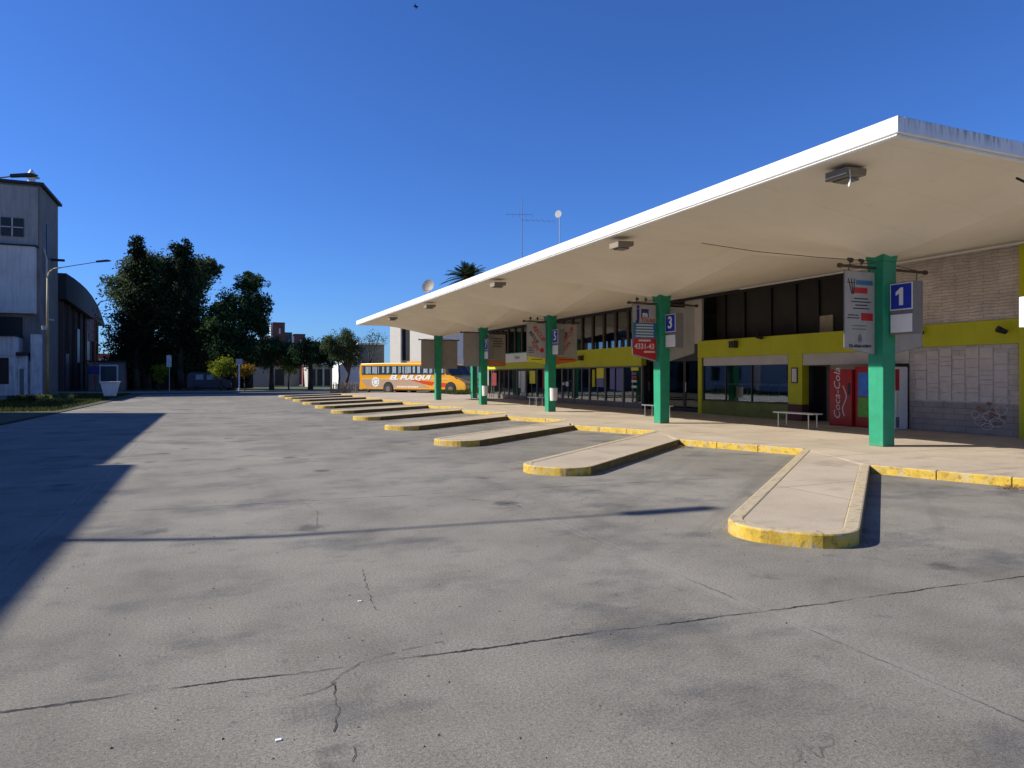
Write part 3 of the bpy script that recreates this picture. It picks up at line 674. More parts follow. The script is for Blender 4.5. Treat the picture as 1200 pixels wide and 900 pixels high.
# floodlights under the canopy front
for k, (x, y) in enumerate(((9.45, 8.15), (9.3, 14.6), (9.3, 22.6), (9.3, 30.9), (9.35, 38.2))):
    t = thing('soffit_floodlight', (x, y, 4.85), 'boxy floodlight under the canopy front edge, ' + ['nearest one with a hanging cable loop', 'second from the near corner', 'third from the near corner', 'fourth from the near corner', 'farthest from the near corner'][k], 'floodlight', 'floodlights under the canopy edge')
    zt = 5.02 - (0.03 if k else .0)
    b = MB(); b.prism([(x-.24, zt-.20), (x+.20, zt-.15), (x+.22, zt-.03), (x-.24, zt-.05)], y-.22, y+.2, 'XZ'); b.build('housing', mat('dull_beige_metal', (.22, .18, .13), .6, .15, 4), t, bevel=.012)
    B(x-.15, y-.15, zt-.215, x+.12, y+.13, zt-.185).build('lens', M['grey'], t)
    if k == 0:
        p = [Vector((x-.2, y-.24, zt-.1))+Vector((.02*math.sin(q), 0, -.26*math.sin(q*math.pi/8))) + Vector((.012*q, .01*q, 0)) for q in range(9)]
        MB().path(p, .009, 6).build('cable', M['white'], t)
t = thing('soffit_cable', (12.3, 12, 4.4), 'thin dark cable strung under the canopy beside the nearest column', 'cable')
MB().path([(13.2, 10.6, 4.14), (12.3, 11.3, 4.27), (11.3, 12.15, 4.47), (10.36, 12.9, 4.72)], .008, 5).build('wire', M['darkm'], t)

# ================================================================ TERMINAL BUILDING
FX = 18.3
tb = thing('terminal_building', (FX, 26, 0), 'long two-storey bus terminal with lime band, glazed shops and cream brick end', 'building')
def part(name, m, *boxes, bevel=0, parent=None):
    b = MB()
    for q in boxes: b.box(*q)
    return b.build(name, m, parent or tb, bevel=bevel)
XBK = 27.0; YE = 46.4; YS = 3.5; Z0 = KZ; ZT = 5.35
part('brick_wall', M['pbrick2'], (FX, YS, Z0, FX+.25, 13.62, 2.47))
part('upper_brick_wall', M['pbrick'], (FX, YS, 3.08, FX+.25, 15.3, ZT))
part('dado', brick_mat('grey_dado', (.33, .295, .27), (.30, .27, .25), (.20, .18, .165), .6, .16, .008), (FX-.02, YS, Z0+.0, FX-.001, 13.6, .95))
# raised relief blocks on the lower wall
rb = MB(); random.seed(3)
for yy_ in np.arange(10.95, 13.3, .36):
    z = .98
    while z < 2.44:
        h = random.choice((.12, .16, .24, .30)); w_ = random.choice((.30, .33))
        if z+h > 2.45: break
        rb.box(FX-.018, yy_, z+.008, FX-.001, yy_+w_, z+h-.008); z += h
rb.build('relief_blocks', mat('relief_block', (.54, .485, .45), .85, .12, 4), tb, bevel=.004)
part('corner_pier', M['lime'], (FX-.16, 10.17, Z0, FX-.061, 10.6, 4.9))
part('lime_band', M['lime'], (FX-.06, 3.5, 2.47, FX-.001, 15.3, 3.08), (FX-.06, 15.3, 2.40, FX+.25, 22.93, 3.08), (FX-.06, 26.96, 2.15, FX+.2, YE, 3.06))
part('lintel', M['cream'], (FX-.03, 13.62, 2.02, FX+.24, 17.48, 2.398))
part('recess_wall', M['cream'], (FX+.70, 13.62, Z0, FX+.85, 17.05, 2.4), (FX+.70, 17.051, 2.06, FX+.85, 18.0, 2.4), (FX+.25, 13.40, Z0, FX+.85, 13.62, 2.4))
part('recess_ceiling', M['ceil'], (FX+.25, 13.62, 2.40, FX+1.25, 18.08, 2.45))
d = part('door', M['black'], (FX+.72, 17.12, Z0, FX+.76, 17.95, 1.98)); part('door_frame', M['alu'], (FX+.66, 17.03, Z0, FX+.80, 17.12, 2.05), (FX+.66, 17.12, 1.99, FX+.80, 18.0, 2.05))
part('lime_pilaster', M['lime'], (FX-.06, 17.481, .70, FX+.24, 18.1, 2.398)); part('pilaster_base', mat('maroon_base', (.10, .03, .025), .7, .2, 3), (FX-.07, 17.481, Z0, FX+.24, 18.1, .698))
part('window_dado', M['olive'], (FX-.02, 18.1, Z0, FX+.22, 22.7, .67))
f = part('cafe_window', M['darkm'], (FX, 18.1, .67, FX+.08, 18.16, 2.4), (FX, 22.62, .67, FX+.08, 22.7, 2.4), (FX, 19.9, .67, FX+.06, 19.95, 2.4), (FX, 21.3, .67, FX+.06, 21.35, 2.4), (FX, 18.16, .67, FX+.08, 22.62, .72))
for a, b in ((18.16, 19.9), (19.95, 21.3), (21.35, 22.62)): part('pane', M['glass'], (FX+.025, a, .72, FX+.035, b, 2.4), parent=f)
part('ceiling_strip', M['cream'], (FX-.012, 18.16, 2.07, FX+.02, 22.62, 2.398))  # stands in for the pale interior ceiling, set outside the glass to show bright
# interior shelves and pale furniture glimpsed through the cafe window
ib = MB()
for y in np.arange(18.5, 22.4, .55): ib.box(FX+.5, y, Z0, FX+.53, y+.03, 1.36); ib.box(FX+.46, y, 1.30, FX+.7, y+.5, 1.38); ib.box(FX+.5, y, .72, FX+.53, y+.56, .75)
ib.build('interior_shelf', mat('shelf_grey', (.22, .23, .24), .6, .3, 5), tb)
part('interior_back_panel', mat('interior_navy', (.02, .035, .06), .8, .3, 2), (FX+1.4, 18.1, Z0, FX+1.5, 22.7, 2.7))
# upper loggia, dark
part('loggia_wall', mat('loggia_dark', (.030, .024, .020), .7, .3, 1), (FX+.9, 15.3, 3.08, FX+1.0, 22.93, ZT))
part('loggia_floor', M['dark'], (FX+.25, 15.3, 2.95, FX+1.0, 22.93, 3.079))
for y in (16.3, 17.6, 18.6, 19.8, 21.2, 22.3): part('loggia_mullion', M['black'], (FX+.82, y, 3.08, FX+.89, y+.06, 5))
lp = part('lit_window', mat('lit_blind', (.5, .42, .28), .8, .2, 4), (FX+.86, 17.05, 3.15, FX+.895, 17.65, 3.72))
# entrance bay
part('entrance_upper_panel', M['cream'], (FX+.2, 23.0, 3.0, FX+.3, 24.1, ZT)); part('entrance_side_wall', M['lime'], (FX-.05, 22.70, Z0, FX+.6, 22.929, 2.39))
part('entrance_header', M['darkm'], (FX+.3, 22.94, 2.40, FX+.42, 26.94, 3.05)); part('entrance_glass_upper', M['dglass'], (FX+.34, 24.1, 3.06, FX+.36, 26.95, 4.8))
for q, (a, b) in enumerate(((22.95, 24.25), (24.27, 25.6), (25.62, 26.94))):
    f = part('entrance_door', M['darkm'], (FX+.3, a, Z0, FX+.36, a+.07, 2.39), (FX+.3, b-.07, Z0, FX+.36, b, 2.39), (FX+.3, a+.07, Z0, FX+.36, b-.07, .3), (FX+.3, a+.07, 2.3, FX+.36, b-.07, 2.39))
    part('pane', M['dglass'], (FX+.32, a+.07, .3, FX+.33, b-.07, 2.3), parent=f)
    part('handle', M['steel'], (FX+.26, b-.12, 1.0, FX+.29, b-.09, 1.4), parent=f)
part('downpipe', M['white'], (FX-.02, 24.0, 2.75, FX+.08, 24.1, 3.2))
# shopfronts
ys = [26.96, 28.55, 30.2, 31.8, 33.5, 34.9, 36.6, 38.2, 39.8, 41.2, 42.6, 44.2, 46.3]
for i in range(len(ys)-1):
    a, b = ys[i], ys[i+1]
    f = part('shopfront', M['alu'], (FX-.02, a, Z0, FX+.08, a+.1, 2.149), (FX-.0, a+.1, Z0, FX+.06, b, .42), (FX-.0, a+.1, 2.08, FX+.06, b, 2.149), (FX-.0, (a+b)/2+.03, .42, FX+.05, (a+b)/2+.08, 2.08))
    part('pane', M['glass'], (FX+.02, a+.1, .42, FX+.03, (a+b)/2+.03, 2.08), (FX+.02, (a+b)/2+.08, .42, FX+.03, b, 2.08), parent=f)
part('shopfront_end_post', M['cream'], (FX-.02, 46.3, Z0, FX+.2, 46.4, 2.149))
# upper windows
um = MB(); y = 26.96; yl = []
while y < 46.2: um.box(FX-.03, y, 3.061, FX+.1, y+.16, 4.86); yl.append(y); y += 1.12
um.box(FX-.03, 26.96, 4.861, FX+.1, YE, ZT)
um.build('upper_mullion', M['brown'], tb)
for i, y in enumerate(yl): part('upper_pane', M['glass'], (FX+.03, y+.16, 3.061, FX+.04, min(y+1.12, YE), 4.86))
part('head_beam', M['darkm'], (FX-.1, 15.31, 4.80, FX-.031, 26.94, 4.93), (FX-.1, 26.96, 4.80, FX-.031, YE, 4.93))
part('ground_ceiling', M['ceil'], (FX+.25, 26.96, 2.6, FX+3.2, YE, 2.7))
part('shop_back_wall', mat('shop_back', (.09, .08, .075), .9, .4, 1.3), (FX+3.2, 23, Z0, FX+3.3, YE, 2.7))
part('floor_slab', M['dark'], (FX+1.0, YS, 2.72, XBK, 40, 2.8))
# rear wall with real window openings to the sky
part('rear_wall', mat('rear_wall', (.20, .18, .16), .9, .2, 1), (XBK, YS, 0, XBK+.2, 40.6, ZT), (XBK, 40.6, 0, XBK+.2, 47.6, 3.72), (XBK, 40.6, 4.26, XBK+.2, 47.6, ZT), (XBK, 42.3, 3.72, XBK+.2, 42.55, 4.26), (XBK, 44.1, 3.72, XBK+.2, 44.3, 4.26), (XBK, 45.9, 3.72, XBK+.2, 46.1, 4.26), (XBK, 47.6, 0, XBK+.2, 52, ZT), (FX+3.4, 52, 0, XBK+.2, 52.2, ZT), (FX+.3, YE, 0, FX+3.5, YE+.2, ZT), (FX+3.3, YE+.2, 0, FX+3.5, 52, ZT), (FX, YS-.2, 0, XBK, YS, ZT))
part('roof', mat('flat_roof', (.25, .24, .22), .9, .2, 1), (FX-.75, YS-.3, ZT, XBK+.4, 46.8, ZT+.22), (FX+3.2, 46.8, ZT, XBK+.4, 52.4, ZT+.22))
# mural outlines on dado
mu = MB(); random.seed(5)
for (y, z, ry, rz) in ((11.35, .62, .20, .12), (11.1, .80, .15, .12), (11.62, .50, .14, .12), (11.2, .48, .18, .10), (11.02, 1.03, .10, .08), (11.75, .66, .10, .09), (11.45, .36, .15, .08)):
    pts = [(FX-.024, y+ry*math.cos(a)*(1+.12*math.sin(5*a)), z+rz*math.sin(a)*(1+.1*math.cos(4*a))) for a in np.linspace(0, 2*math.pi, 19)]
    mu.path(pts, .008, 5)
mu.build('mural', M['bwhite'], tb)
mf = MB(); random.seed(9)
for q in range(16):
    y, z = random.uniform(11.0, 11.75), random.uniform(.38, 1.0); a0 = random.uniform(0, 6)
    mf.prism([(y+.09*math.cos(a0+a)*random.uniform(.5, 1), z+.07*math.sin(a0+a)*random.uniform(.5, 1)) for a in np.linspace(0, 5.6, 8)], FX-.0225-q*.0001, FX-.0205, 'YZ')
mf.build('mural_fill', mat('mural_brown', (.20, .12, .10), .8, .3, 9), tb)
# posters on shop glass
def poster(y0, y1, z0, z1, m, nm='poster'): return part(nm, m, (FX-.012, y0, z0, FX-.006+.022, y1, z1))
poster(28.62, 29.2, .95, 2.05, M['purple']); poster(29.35, 29.8, 1.0, 2.05, M['purple']); poster(30.4, 31.1, 1.55, 2.07, M['yellow']); poster(30.4, 31.1, 1.1, 1.54, M['purple'])
poster(31.3, 31.55, 1.1, 2.0, M['lime']); poster(27.3, 27.9, 1.92, 2.07, M['yellow'])
for z, m in ((1.72, 'purple'), (1.55, 'red'), (1.36, 'bwhite'), (1.1, 'bwhite')): poster(27.45, 27.85, z, z+.12, M[m], 'sticker')
poster(34.2, 34.5, 1.1, 1.35, M['bwhite']); poster(34.7, 34.9, 1.15, 1.3, M['bwhite']); poster(37.0, 37.4, .9, 2.05, M['red'])
poster(38.5, 39.3, 1.2, 2.0, M['yellow']); poster(40.0, 40.6, .6, 2.0, M['bwhite']); poster(40.7, 41.0, .9, 2.0, M['bwhite']); poster(44.8, 45.6, 1.0, 1.9, mat('old_red', (.14, .01, .01)))
# wall signs
t = thing('shop_sign', (FX-.1, 41.3, 2.55), 'white shop sign with green edge and dark emblem above the lime band', 'sign')
B(FX-.12, 38.6, 2.56, FX-.065, 42.9, 3.2).build('panel', M['white'], t); B(FX-.125, 38.6, 3.14, FX-.121, 42.9, 3.2).build('green_edge', M['green'], t)
text('Terre', .35, M['ink'], t, (FX-.124, 41.0, 2.88), '-X'); B(FX-.126, 38.75, 2.7, FX-.121, 39.3, 3.1).build('dark_patch', M['ink'], t)
t = thing('brown_shop_sign', (FX-.1, 44.5, 2.3), 'brown shop sign with orange strip at the far end of the lime band', 'sign')
B(FX-.12, 43.1, 2.35, FX-.065, 46.1, 3.0).build('panel', M['brown'], t); B(FX-.126, 43.1, 2.37, FX-.121, 46.1, 2.55).build('orange_strip', M['orange'], t)
# loudspeakers / lamps on band
for (y, z, lab) in ((32.5, 2.62, 'small dark loudspeaker box on the lime band above the shop doors'), (20.7, 2.85, 'small dark loudspeaker box on the lime band above the cafe window')):
    t = thing('loudspeaker', (FX-.1, y, z), lab, 'loudspeaker', 'loudspeakers on the lime band')
    B(FX-.28, y-.14, z-.12, FX-.062, y+.14, z+.14).build('cabinet', M['brown'], t, bevel=.01); B(FX-.286, y-.11, z-.09, FX-.281, y+.11, z+.11).build('grille', M['black'], t)
for y, z, lab in ((19.25, 3.02, 'dark wall lamp tilted up on the lime band'), (13.15, 2.85, 'round dark lamp on the lime band right of the nearest column'), (10.95, 2.75, 'dark wall lamp below the bright sign at the right edge')):
    t = thing('wall_lamp', (FX-.1, y, z), lab, 'wall lamp', 'lamps on the lime band')
    MB().tube((FX-.06, y, z), (FX-.2, y, z+.02), .02, 8).build('arm', M['black'], t); MB().tube((FX-.16, y-.05, z), (FX-.34, y+.05, z+.08), .06, 12, .085).build('head', M['black'], t)
t = thing('notice_frame', (FX-.08, 17.8, 1.6), 'small framed white notice on the lime pilaster', 'notice')
B(FX-.085, 17.66, 1.42, FX-.061, 17.94, 1.95).build('frame', M['brown'], t); B(FX-.09, 17.70, 1.46, FX-.086, 17.90, 1.91).build('sheet', M['bwhite'], t)
t = thing('projecting_sign', (11.73, 6.55, 2.4), 'bright white sign box hanging from the canopy end at the right edge', 'sign')
B(11.68, 6.2, 2.42, 11.80, 6.83, 2.90).build('box', M['white'], t, bevel=.01); MB().tube((11.74, 6.24, 2.9), (11.74, 6.24, 4.3), .02, 8).path([(11.74, 6.24, 4.3), (11.74, 6.9, 4.8)], .02, 8).build('hanger', M['darkm'], t)
# vending machines
t = thing('vending_machine', (17.9, 15.3, KZ), 'red soft drink vending machine with white script and wave, by the doorway', 'vending machine')
B(17.55, 14.93, KZ, 18.22, 15.75, 1.86).build('cabinet', M['cokered'], t, bevel=.015)
text('Coca-Cola', .33, M['bwhite'], t, (17.545, 15.44, 1.12), '-X', shear=.25, rot=R(90), sx=1.1)
wv = [(17.545, 15.18+.07*math.sin(q*.55), .45+q*.07) for q in range(14)]
MB().path(wv, .018, 6).build('wave', M['bwhite'], t); B(17.535, 14.98, 1.1, 17.549, 15.06, 1.45).build('coin_panel', M['black'], t)
t = thing('drinks_cooler', (17.9, 14.4, KZ), 'red framed drinks cooler with blue and green display, half behind the nearest column', 'drinks cooler')
B(17.65, 14.24, KZ, 18.25, 14.9, 1.95).build('cabinet', M['cokered'], t, bevel=.015); B(17.635, 14.28, 1.05, 17.648, 14.78, 1.76).build('blue_display', M['skyb'], t); B(17.635, 14.28, .45, 17.648, 14.78, 1.02).build('green_display', M['mgreen'], t)
t = thing('white_kiosk_cabinet', (17.9, 13.3, KZ), 'tall white cabinet with red notice and yellow dots right of the nearest column', 'cabinet')
B(17.7, 13.62, KZ, 18.24, 14.2, 1.92).build('body', M['white'], t, bevel=.03)
B(17.71, 13.602, 1.25, 17.86, 13.618, 1.85).build('red_notice', M['red'], t)
ds = MB()
for q in range(9): ds.tube((17.80, 13.605, .62+q*.065), (17.80, 13.619, .62+q*.065), .02, 8)
ds.build('yellow_dots', M['yellow'], t); B(17.74, 13.605, .2, 17.86, 13.619, .5).build('label_strip', M['grey'], t)

# benches
def bench(x, y, L, lab):
    t = thing('steel_bench', (x, y, KZ), lab, 'bench', 'benches on the platform')
    zs = KZ+.42
    B(x-.2, y-L/2, zs, x+.2, y+L/2, zs+.035).build('seat', M['bwhite'], t, bevel=.008)
    for sy in (-1, 1):
        yl = y+sy*(L/2-.18)
        for sx in (-.16, .16): MB().tube((x+sx, yl, KZ+.02), (x+sx, yl, zs), .018, 8).build('leg', M['steel'], t)
        MB().tube((x-.17, yl, KZ+.03), (x+.17, yl, KZ+.03), .016, 8).build('foot_rail', M['steel'], t)
bench(15.72, 15.25, 1.5, 'backless steel bench standing by the nearest column in front of the doorway')
bench(15.1, 21.3, 1.45, 'backless steel bench behind the number 3 column')
bench(15.2, 31.9, 1.2, 'short steel bench behind the column that carries a bin and a 5')
bench(15.6, 40.6, 1.2, 'farthest backless steel bench, before the shop doors')
def seat_chair(x, y, rz, lab):
    t = thing('cafe_chair', (x, y, KZ), lab, 'chair', 'dark chairs outside the far shops', rz)
    B(-.2, -.2, .43, .2, .2, .46).build('seat', M['black'], t, local=True); B(.17, -.2, .47, .2, .2, .85).build('backrest', M['black'], t, local=True)
    for sx in (-.17, .17):
        for sy in (-.17, .17): MB().tube((sx, sy, 0), (sx, sy, .43), .014, 6).build('leg', M['darkm'], t, local=True)
for i, (x, y, r) in enumerate(((16.4, 41.9, 0), (16.5, 43.0, .4), (16.3, 44.0, -.3), (16.9, 42.5, 2.4))):
    seat_chair(x, y, r, ['dark chair nearest the far steel bench', 'dark chair in the middle of the group outside the far shops', 'dark chair farthest along the shopfront', 'dark chair turned towards the shop window'][i])
t = thing('cafe_table', (16.8, 43.6, KZ), 'dark round table among the chairs outside the far shops', 'table')
MB().tube((16.8, 43.6, KZ+.7), (16.8, 43.6, KZ+.73), .38, 20).build('tabletop', M['darkm'], t); MB().tube((16.8, 43.6, KZ), (16.8, 43.6, KZ+.7), .03, 8).build('leg', M['darkm'], t)

# roof things
t = thing('satellite_dish', (12, 39.9, 5.3), 'round mesh satellite dish on a pole above the canopy edge', 'satellite dish')
MB().tube((12, 39.9, ZE+.24), (12, 39.9, 6.75), .03, 8).build('mast', M['grey'], t)
dm = MB(); c0 = Vector((11.9, 39.8, 7.0)); ax = Vector((-.75, -.6, .25)).normalized(); u = ax.orthogonal().normalized(); v = ax.cross(u)
rings = 5; nn = 24
for r in range(rings+1):
    q = r/rings*.42
    for k in range(nn):
        a = 2*math.pi*k/nn; dm.v.append(tuple(c0 + u*q*math.cos(a)+v*q*math.sin(a)+ax*(q*q*.5)))
for r in range(rings):
    for k in range(nn): dm.f.append((r*nn+k, r*nn+(k+1)%nn, (r+1)*nn+(k+1)%nn, (r+1)*nn+k)); dm.m.append(0)
dm.build('reflector', mat('dish_grey', (.17, .155, .14), .6, .1, 4), t, smooth=True, fix=False)
fr = MB(); fr.tube(c0+ax*.02-v*.4, c0+ax*.42, .01, 6); fr.tube(c0+ax*.38, c0+ax*.48, .03, 8); fr.tube((12, 39.9, 6.75), c0, .03, 6)
fr.build('feed_arm', M['grey'], t)
fr = MB(); fr.tube((12, 39.9, 6.55), (14.2, 38.2, ZE+.5), .018, 6); fr.build('stay', M['grey'], t)
t = thing('tv_antenna', (18.9, 41.8, ZT+.2), 'tall thin mast with a television antenna on the roof', 'antenna')
MB().tube((18.9, 41.8, ZT+.2), (18.9, 41.8, 13.2), .035, 8, .022).build('mast', M['grey'], t)
an = MB(); an.tube((18.9, 41.8, 12.0), (20.6, 40.5, 11.8), .012, 5)
for q in range(7):
    c = Vector((18.9, 41.8, 12.0)).lerp(Vector((20.6, 40.5, 11.8)), q/6); an.tube(c-Vector((.25, .33, 0)), c+Vector((.25, .33, 0)), .008, 4)
an.tube((17.9, 42.1, 12.35), (19.5, 41.5, 12.35), .012, 5); an.tube((18.9, 41.8, 13.2), (18.9, 41.8, 13.7), .008, 4)
for q in range(5):
    c = Vector((17.9, 42.1, 12.35)).lerp(Vector((19.5, 41.5, 12.35)), q/4); an.tube(c-Vector((0, 0, .2)), c+Vector((0, 0, .2)), .008, 4)
an.build('elements', M['grey'], t)
t = thing('roof_ventilator', (18.9, 36.4, ZT+.2), 'short pole with a small round cap on the roof right of the tall antenna', 'ventilator')
MB().tube((18.9, 36.4, ZT+.2), (18.9, 36.4, 11.0), .025, 8).build('mast', M['palegrey'], t); 
b = MB(); b.tube((18.75, 36.3, 11.2), (18.9, 36.4, 11.2), .22, 14, .05); b.build('cap', M['palegrey'], t)

# ================================================================ COACH
def coach(loc, lab):
    t = thing('coach', loc, lab, 'coach')
    X0, Y0 = loc[0], loc[1]
    Wd = 2.45
    def L(*b):  # local boxes
        return [(X0+q[0], Y0+q[1], q[2], X0+q[3], Y0+q[4], q[5]) for q in b]
    D = 2.7
    prof = [(0, .38), (.05, 1.3), (0, 2.0), (.06, 2.7), (.2, 2.86), (3, 2.9), (6.6+D, 2.86), (7.0+D, 2.72), (7.75+D, 1.72), (8.5+D, 1.45), (9.2+D, 1.05), (9.35+D, .8), (9.32+D, .42), (8.0+D, .36)]
    b = MB(); b.prism([(X0+x, z) for x, z in prof], Y0, Y0+Wd, 'XZ'); b.build('body', M['busor'], t, bevel=.05)
    y = Y0-.006
    MB().prism([(X0+1.0, .62), (X0+8.2, .62), (X0+6.8, 1.22), (X0+6.2, 1.34), (X0+.5, 1.34), (X0+.3, 1.2)], y, y+.008, 'XZ').build('beige_panel', M['busgr'], t)
    MB().prism([(X0+5.8, 1.36), (X0+8.1+D, .98), (X0+8.3+D, .80), (X0+6.6+D, .66), (X0+7.4, .98)], y-.003, y+.004, 'XZ').build('red_swoosh', M['busrd'], t)
    MB().prism([(X0+.4, 1.40), (X0+7.6+D, 1.40), (X0+7.6+D, 1.43), (X0+.4, 1.43)], y-.004, y+.004, 'XZ').build('pale_stripe', M['bwhite'], t)
    MB().prism([(X0+7.5+D, .55), (X0+9.2+D, .55), (X0+9.2+D, .85), (X0+8.0+D, 1.1)], y-.002, y+.004, 'XZ').build('nose_panel', mat('coach_ochre', (.62, .35, .03), .35, .05, 2), t)
    sm_ = MB()
    for q in range(9): sm_.box(X0+.9+q*1.2, Y0-.004, .5, X0+.91+q*1.2, Y0+.002, 1.25)
    sm_.box(X0+.3, Y0-.004, 1.70, X0+10, Y0+.002, 1.712); sm_.box(X0+.3, Y0-.004, 1.25, X0+10, Y0+.002, 1.26); sm_.box(X0+.4, Y0-.003, .385, X0+11.2, Y0+.002, .47)
    sm_.build('panel_seams', M['brown'], t)
    part('window_band', M['black'], *L((.3, -.008, 1.80, 7.1+D, .004, 2.64)), parent=t)
    for q in range(8):
        a = .38+q*1.18; wd = 1.1
        pn = part('window', mat('coach_glass', (.03, .045, .06), .12, .1, 2), *L((a, -.016, 1.86, a+wd, -.010, 2.58)), parent=t)
        cb = MB(); c = a+.05
        while c < a+wd-.1:
            w1 = random.uniform(.05, .13)
            if random.random() < .8: cb.box(X0+c, Y0-.019, 1.88+random.uniform(0, .1), X0+c+w1, Y0-.0165, 2.56)
            c += w1+random.uniform(.02, .06)
        cb.build('curtain', M['curtain'], pn)
    MB().prism([(X0+7.16+D, 2.50), (X0+7.72+D, 1.78), (X0+7.3+D, 1.78), (X0+7.16+D, 1.9)], Y0-.012, Y0+.0, 'XZ').build('driver_window', M['black'], t)
    wsn = MB(); wsn.quad((X0+7.06+D, Y0+.15, 2.66), (X0+7.06+D, Y0+Wd-.15, 2.66), (X0+7.74+D, Y0+Wd-.15, 1.76), (X0+7.74+D, Y0+.15, 1.76))
    wsn.v = [(a+.02, b_, c+.015) for a, b_, c in wsn.v]; wsn.build('windscreen', M['black'], t, fix=False)
    for wx in (3.5, 7.75+D):
        MB().tube((X0+wx, Y0-.012, .56), (X0+wx, Y0+.12, .56), .60, 28).build('wheel_arch', M['black'], t)
        wl = MB(); wl.tube((X0+wx, Y0-.05, .48), (X0+wx, Y0+.25, .48), .48, 28); w_ = wl.build('wheel', M['rubber'], t, bevel=.03)
        MB().tube((X0+wx, Y0-.07, .48), (X0+wx, Y0-.02, .48), .26, 18).build('rim', M['rim'], w_)
        wl2 = MB(); wl2.tube((X0+wx, Y0+Wd-.25, .48), (X0+wx, Y0+Wd+.02, .48), .48, 24); wl2.build('wheel', M['rubber'], t)
    text('EL PULQUI', .56, M['white'], t, (X0+5.9, Y0-.018, 1.53), shear=.35, bold=.03, sx=1.7)
    em = MB(); em.tube((X0+2.0, Y0-.018, 1.12), (X0+2.0, Y0-.005, 1.12), .45, 24); em.build('emblem', M['white'], t)
    em = MB()
    for q in range(7):
        a = q*.9; em.tube((X0+2.0+.27*math.cos(a), Y0-.022, 1.12+.27*math.sin(a)), (X0+2.0+.27*math.cos(a), Y0-.017, 1.12+.27*math.sin(a)), .07, 8)
    em.build('emblem_pattern', M['grey'], t)
    bb = MB()
    for q in range(10): bb.box(X0+4.5+q*.25, Y0-.016, .62, X0+4.5+q*.25+.18, Y0-.005, .74)
    bb.build('small_print', M['white'], t)
    st = MB()
    for a in (0, 1.1, 2.2): st.tube((X0+8.9-.35*math.cos(a), Y0-.016, .84-.2*math.sin(a)), (X0+8.9+.35*math.cos(a), Y0-.016, .84+.2*math.sin(a)), .03, 5)
    st.build('star_emblem', M['white'], t)
    for yy_ in (.35, Wd-.35): MB().tube((X0+9.30+D, Y0+yy_, .75), (X0+9.36+D, Y0+yy_, .75), .13, 14).build('headlight', M['white'], t)
    part('roof_hatch', M['busor'], *L((5.2, .6, 2.88, 8.2, 1.8, 3.04)), parent=t)
    mr = MB(); mr.path([(X0+7.0+D, Y0-.02, 2.55), (X0+7.5+D, Y0-.28, 2.6), (X0+7.7+D, Y0-.3, 2.3)], .03, 6); mr.box(X0+7.64+D, Y0-.38, 1.95, X0+7.74+D, Y0-.2, 2.32); mr.build('mirror', M['black'], t)
    return t
c1 = coach((13.07, 66.8, .0), 'orange long distance coach with white slanted lettering and a sloping nose, parked behind the islands')
HD = math.atan2(-.785, .62); c1.rotation_euler = (0, 0, HD)
c2 = copy_tree(c1); c2.location = (14.97, 70.2, 0); c2['label'] = 'second orange coach parked behind the first, only its front showing at right'
c1['group'] = c2['group'] = 'orange coaches'

# ================================================================ LEFT SIDE
t = thing('grain_tower', (-20, 78, 0), 'tall dark grey rendered tower block with small window at the left edge', 'building')
part('wall', M['towerg'], (-34, 73.7, 0, -14, 81.6, 18.7), parent=t)
part('roof_edge', M['droof'], (-34.2, 73.4, 18.7, -13.7, 82.0, 18.95), parent=t)
part('projecting_block', M['towerl'], (-34, 73.0, 7.2, -14.25, 73.69, 13.1), parent=t); part('ledge', M['droof'], (-34, 72.9, 13.1, -14.1, 73.69, 13.25), parent=t)
part('upper_face', mat('grey_render_mid', (.33, .30, .275), .9, .2, .5, streak=.4), (-34, 73.55, 13.3, -14.15, 73.69, 18.5), parent=t)
f = part('window', M['black'], (-16.85, 73.45, 14.0, -15.2, 73.549, 15.6), parent=t); part('mullion', M['towerl'], (-16.07, 73.42, 14.0, -15.97, 73.449, 15.6), (-16.85, 73.42, 14.75, -15.2, 73.449, 14.83), parent=f)
part('window_side', M['black'], (-13.999, 76.2, 12.6, -13.95, 77.2, 15.8), parent=t)
part('archway', M['black'], (-17.6, 73.62, 4.6, -15.3, 73.699, 6.9), parent=t)
b = MB(); b.path([(-13.9, 74.6, 13.2), (-13.8, 75.2, 12.4), (-13.8, 75.2, 6.9), (-13.2, 75.2, 6.8)], .09, 8); b.build('downpipe', M['towerl'], t)
part('side_bracket', M['droof'], (-14, 78.2, 12.7, -12.9, 78.5, 12.9), parent=t)
t = thing('tower_ventilator', (-14.9, 75, 18.9), 'small white conical roof ventilator on the tall grey tower', 'ventilator')
b = MB(); b.tube((-14.9, 75, 18.9), (-14.9, 75, 19.7), .3, 12); b.tube((-14.9, 75, 19.7), (-14.9, 75, 19.95), .65, 12, .3); b.tube((-14.9, 75, 19.95), (-14.9, 75, 20.4), .35, 12, .1); b.build('cowl', M['white'], t)
t = thing('white_annex', (-20, 71, 0), 'low weathered whitewashed annex with small doors at the foot of the grey tower', 'building')
part('wall', M['lowwhite'], (-34, 70.0, 0, -15.15, 73.0, 5.0), (-15.15, 71.0, 0, -14.5, 73.0, 3.4), (-14.3, 71.6, 0, -13.7, 73.0, 5.3), (-14.5, 72, 0, -14.3, 73, 3.0), parent=t)
part('roof', M['droof'], (-34, 69.8, 5.0, -15.05, 73.0, 5.12), (-15.149, 70.6, 3.4, -14.45, 73.0, 3.7), parent=t)
part('garage_opening', M['black'], (-19, 69.98, 1.0, -15.5, 69.999, 3.2), parent=t); part('door', M['grey'], (-14.95, 70.97, 0, -14.65, 70.999, 2.3), parent=t)
part('cornice', M['towerl'], (-34, 69.9, 3.4, -15.1, 69.999, 3.6), parent=t)
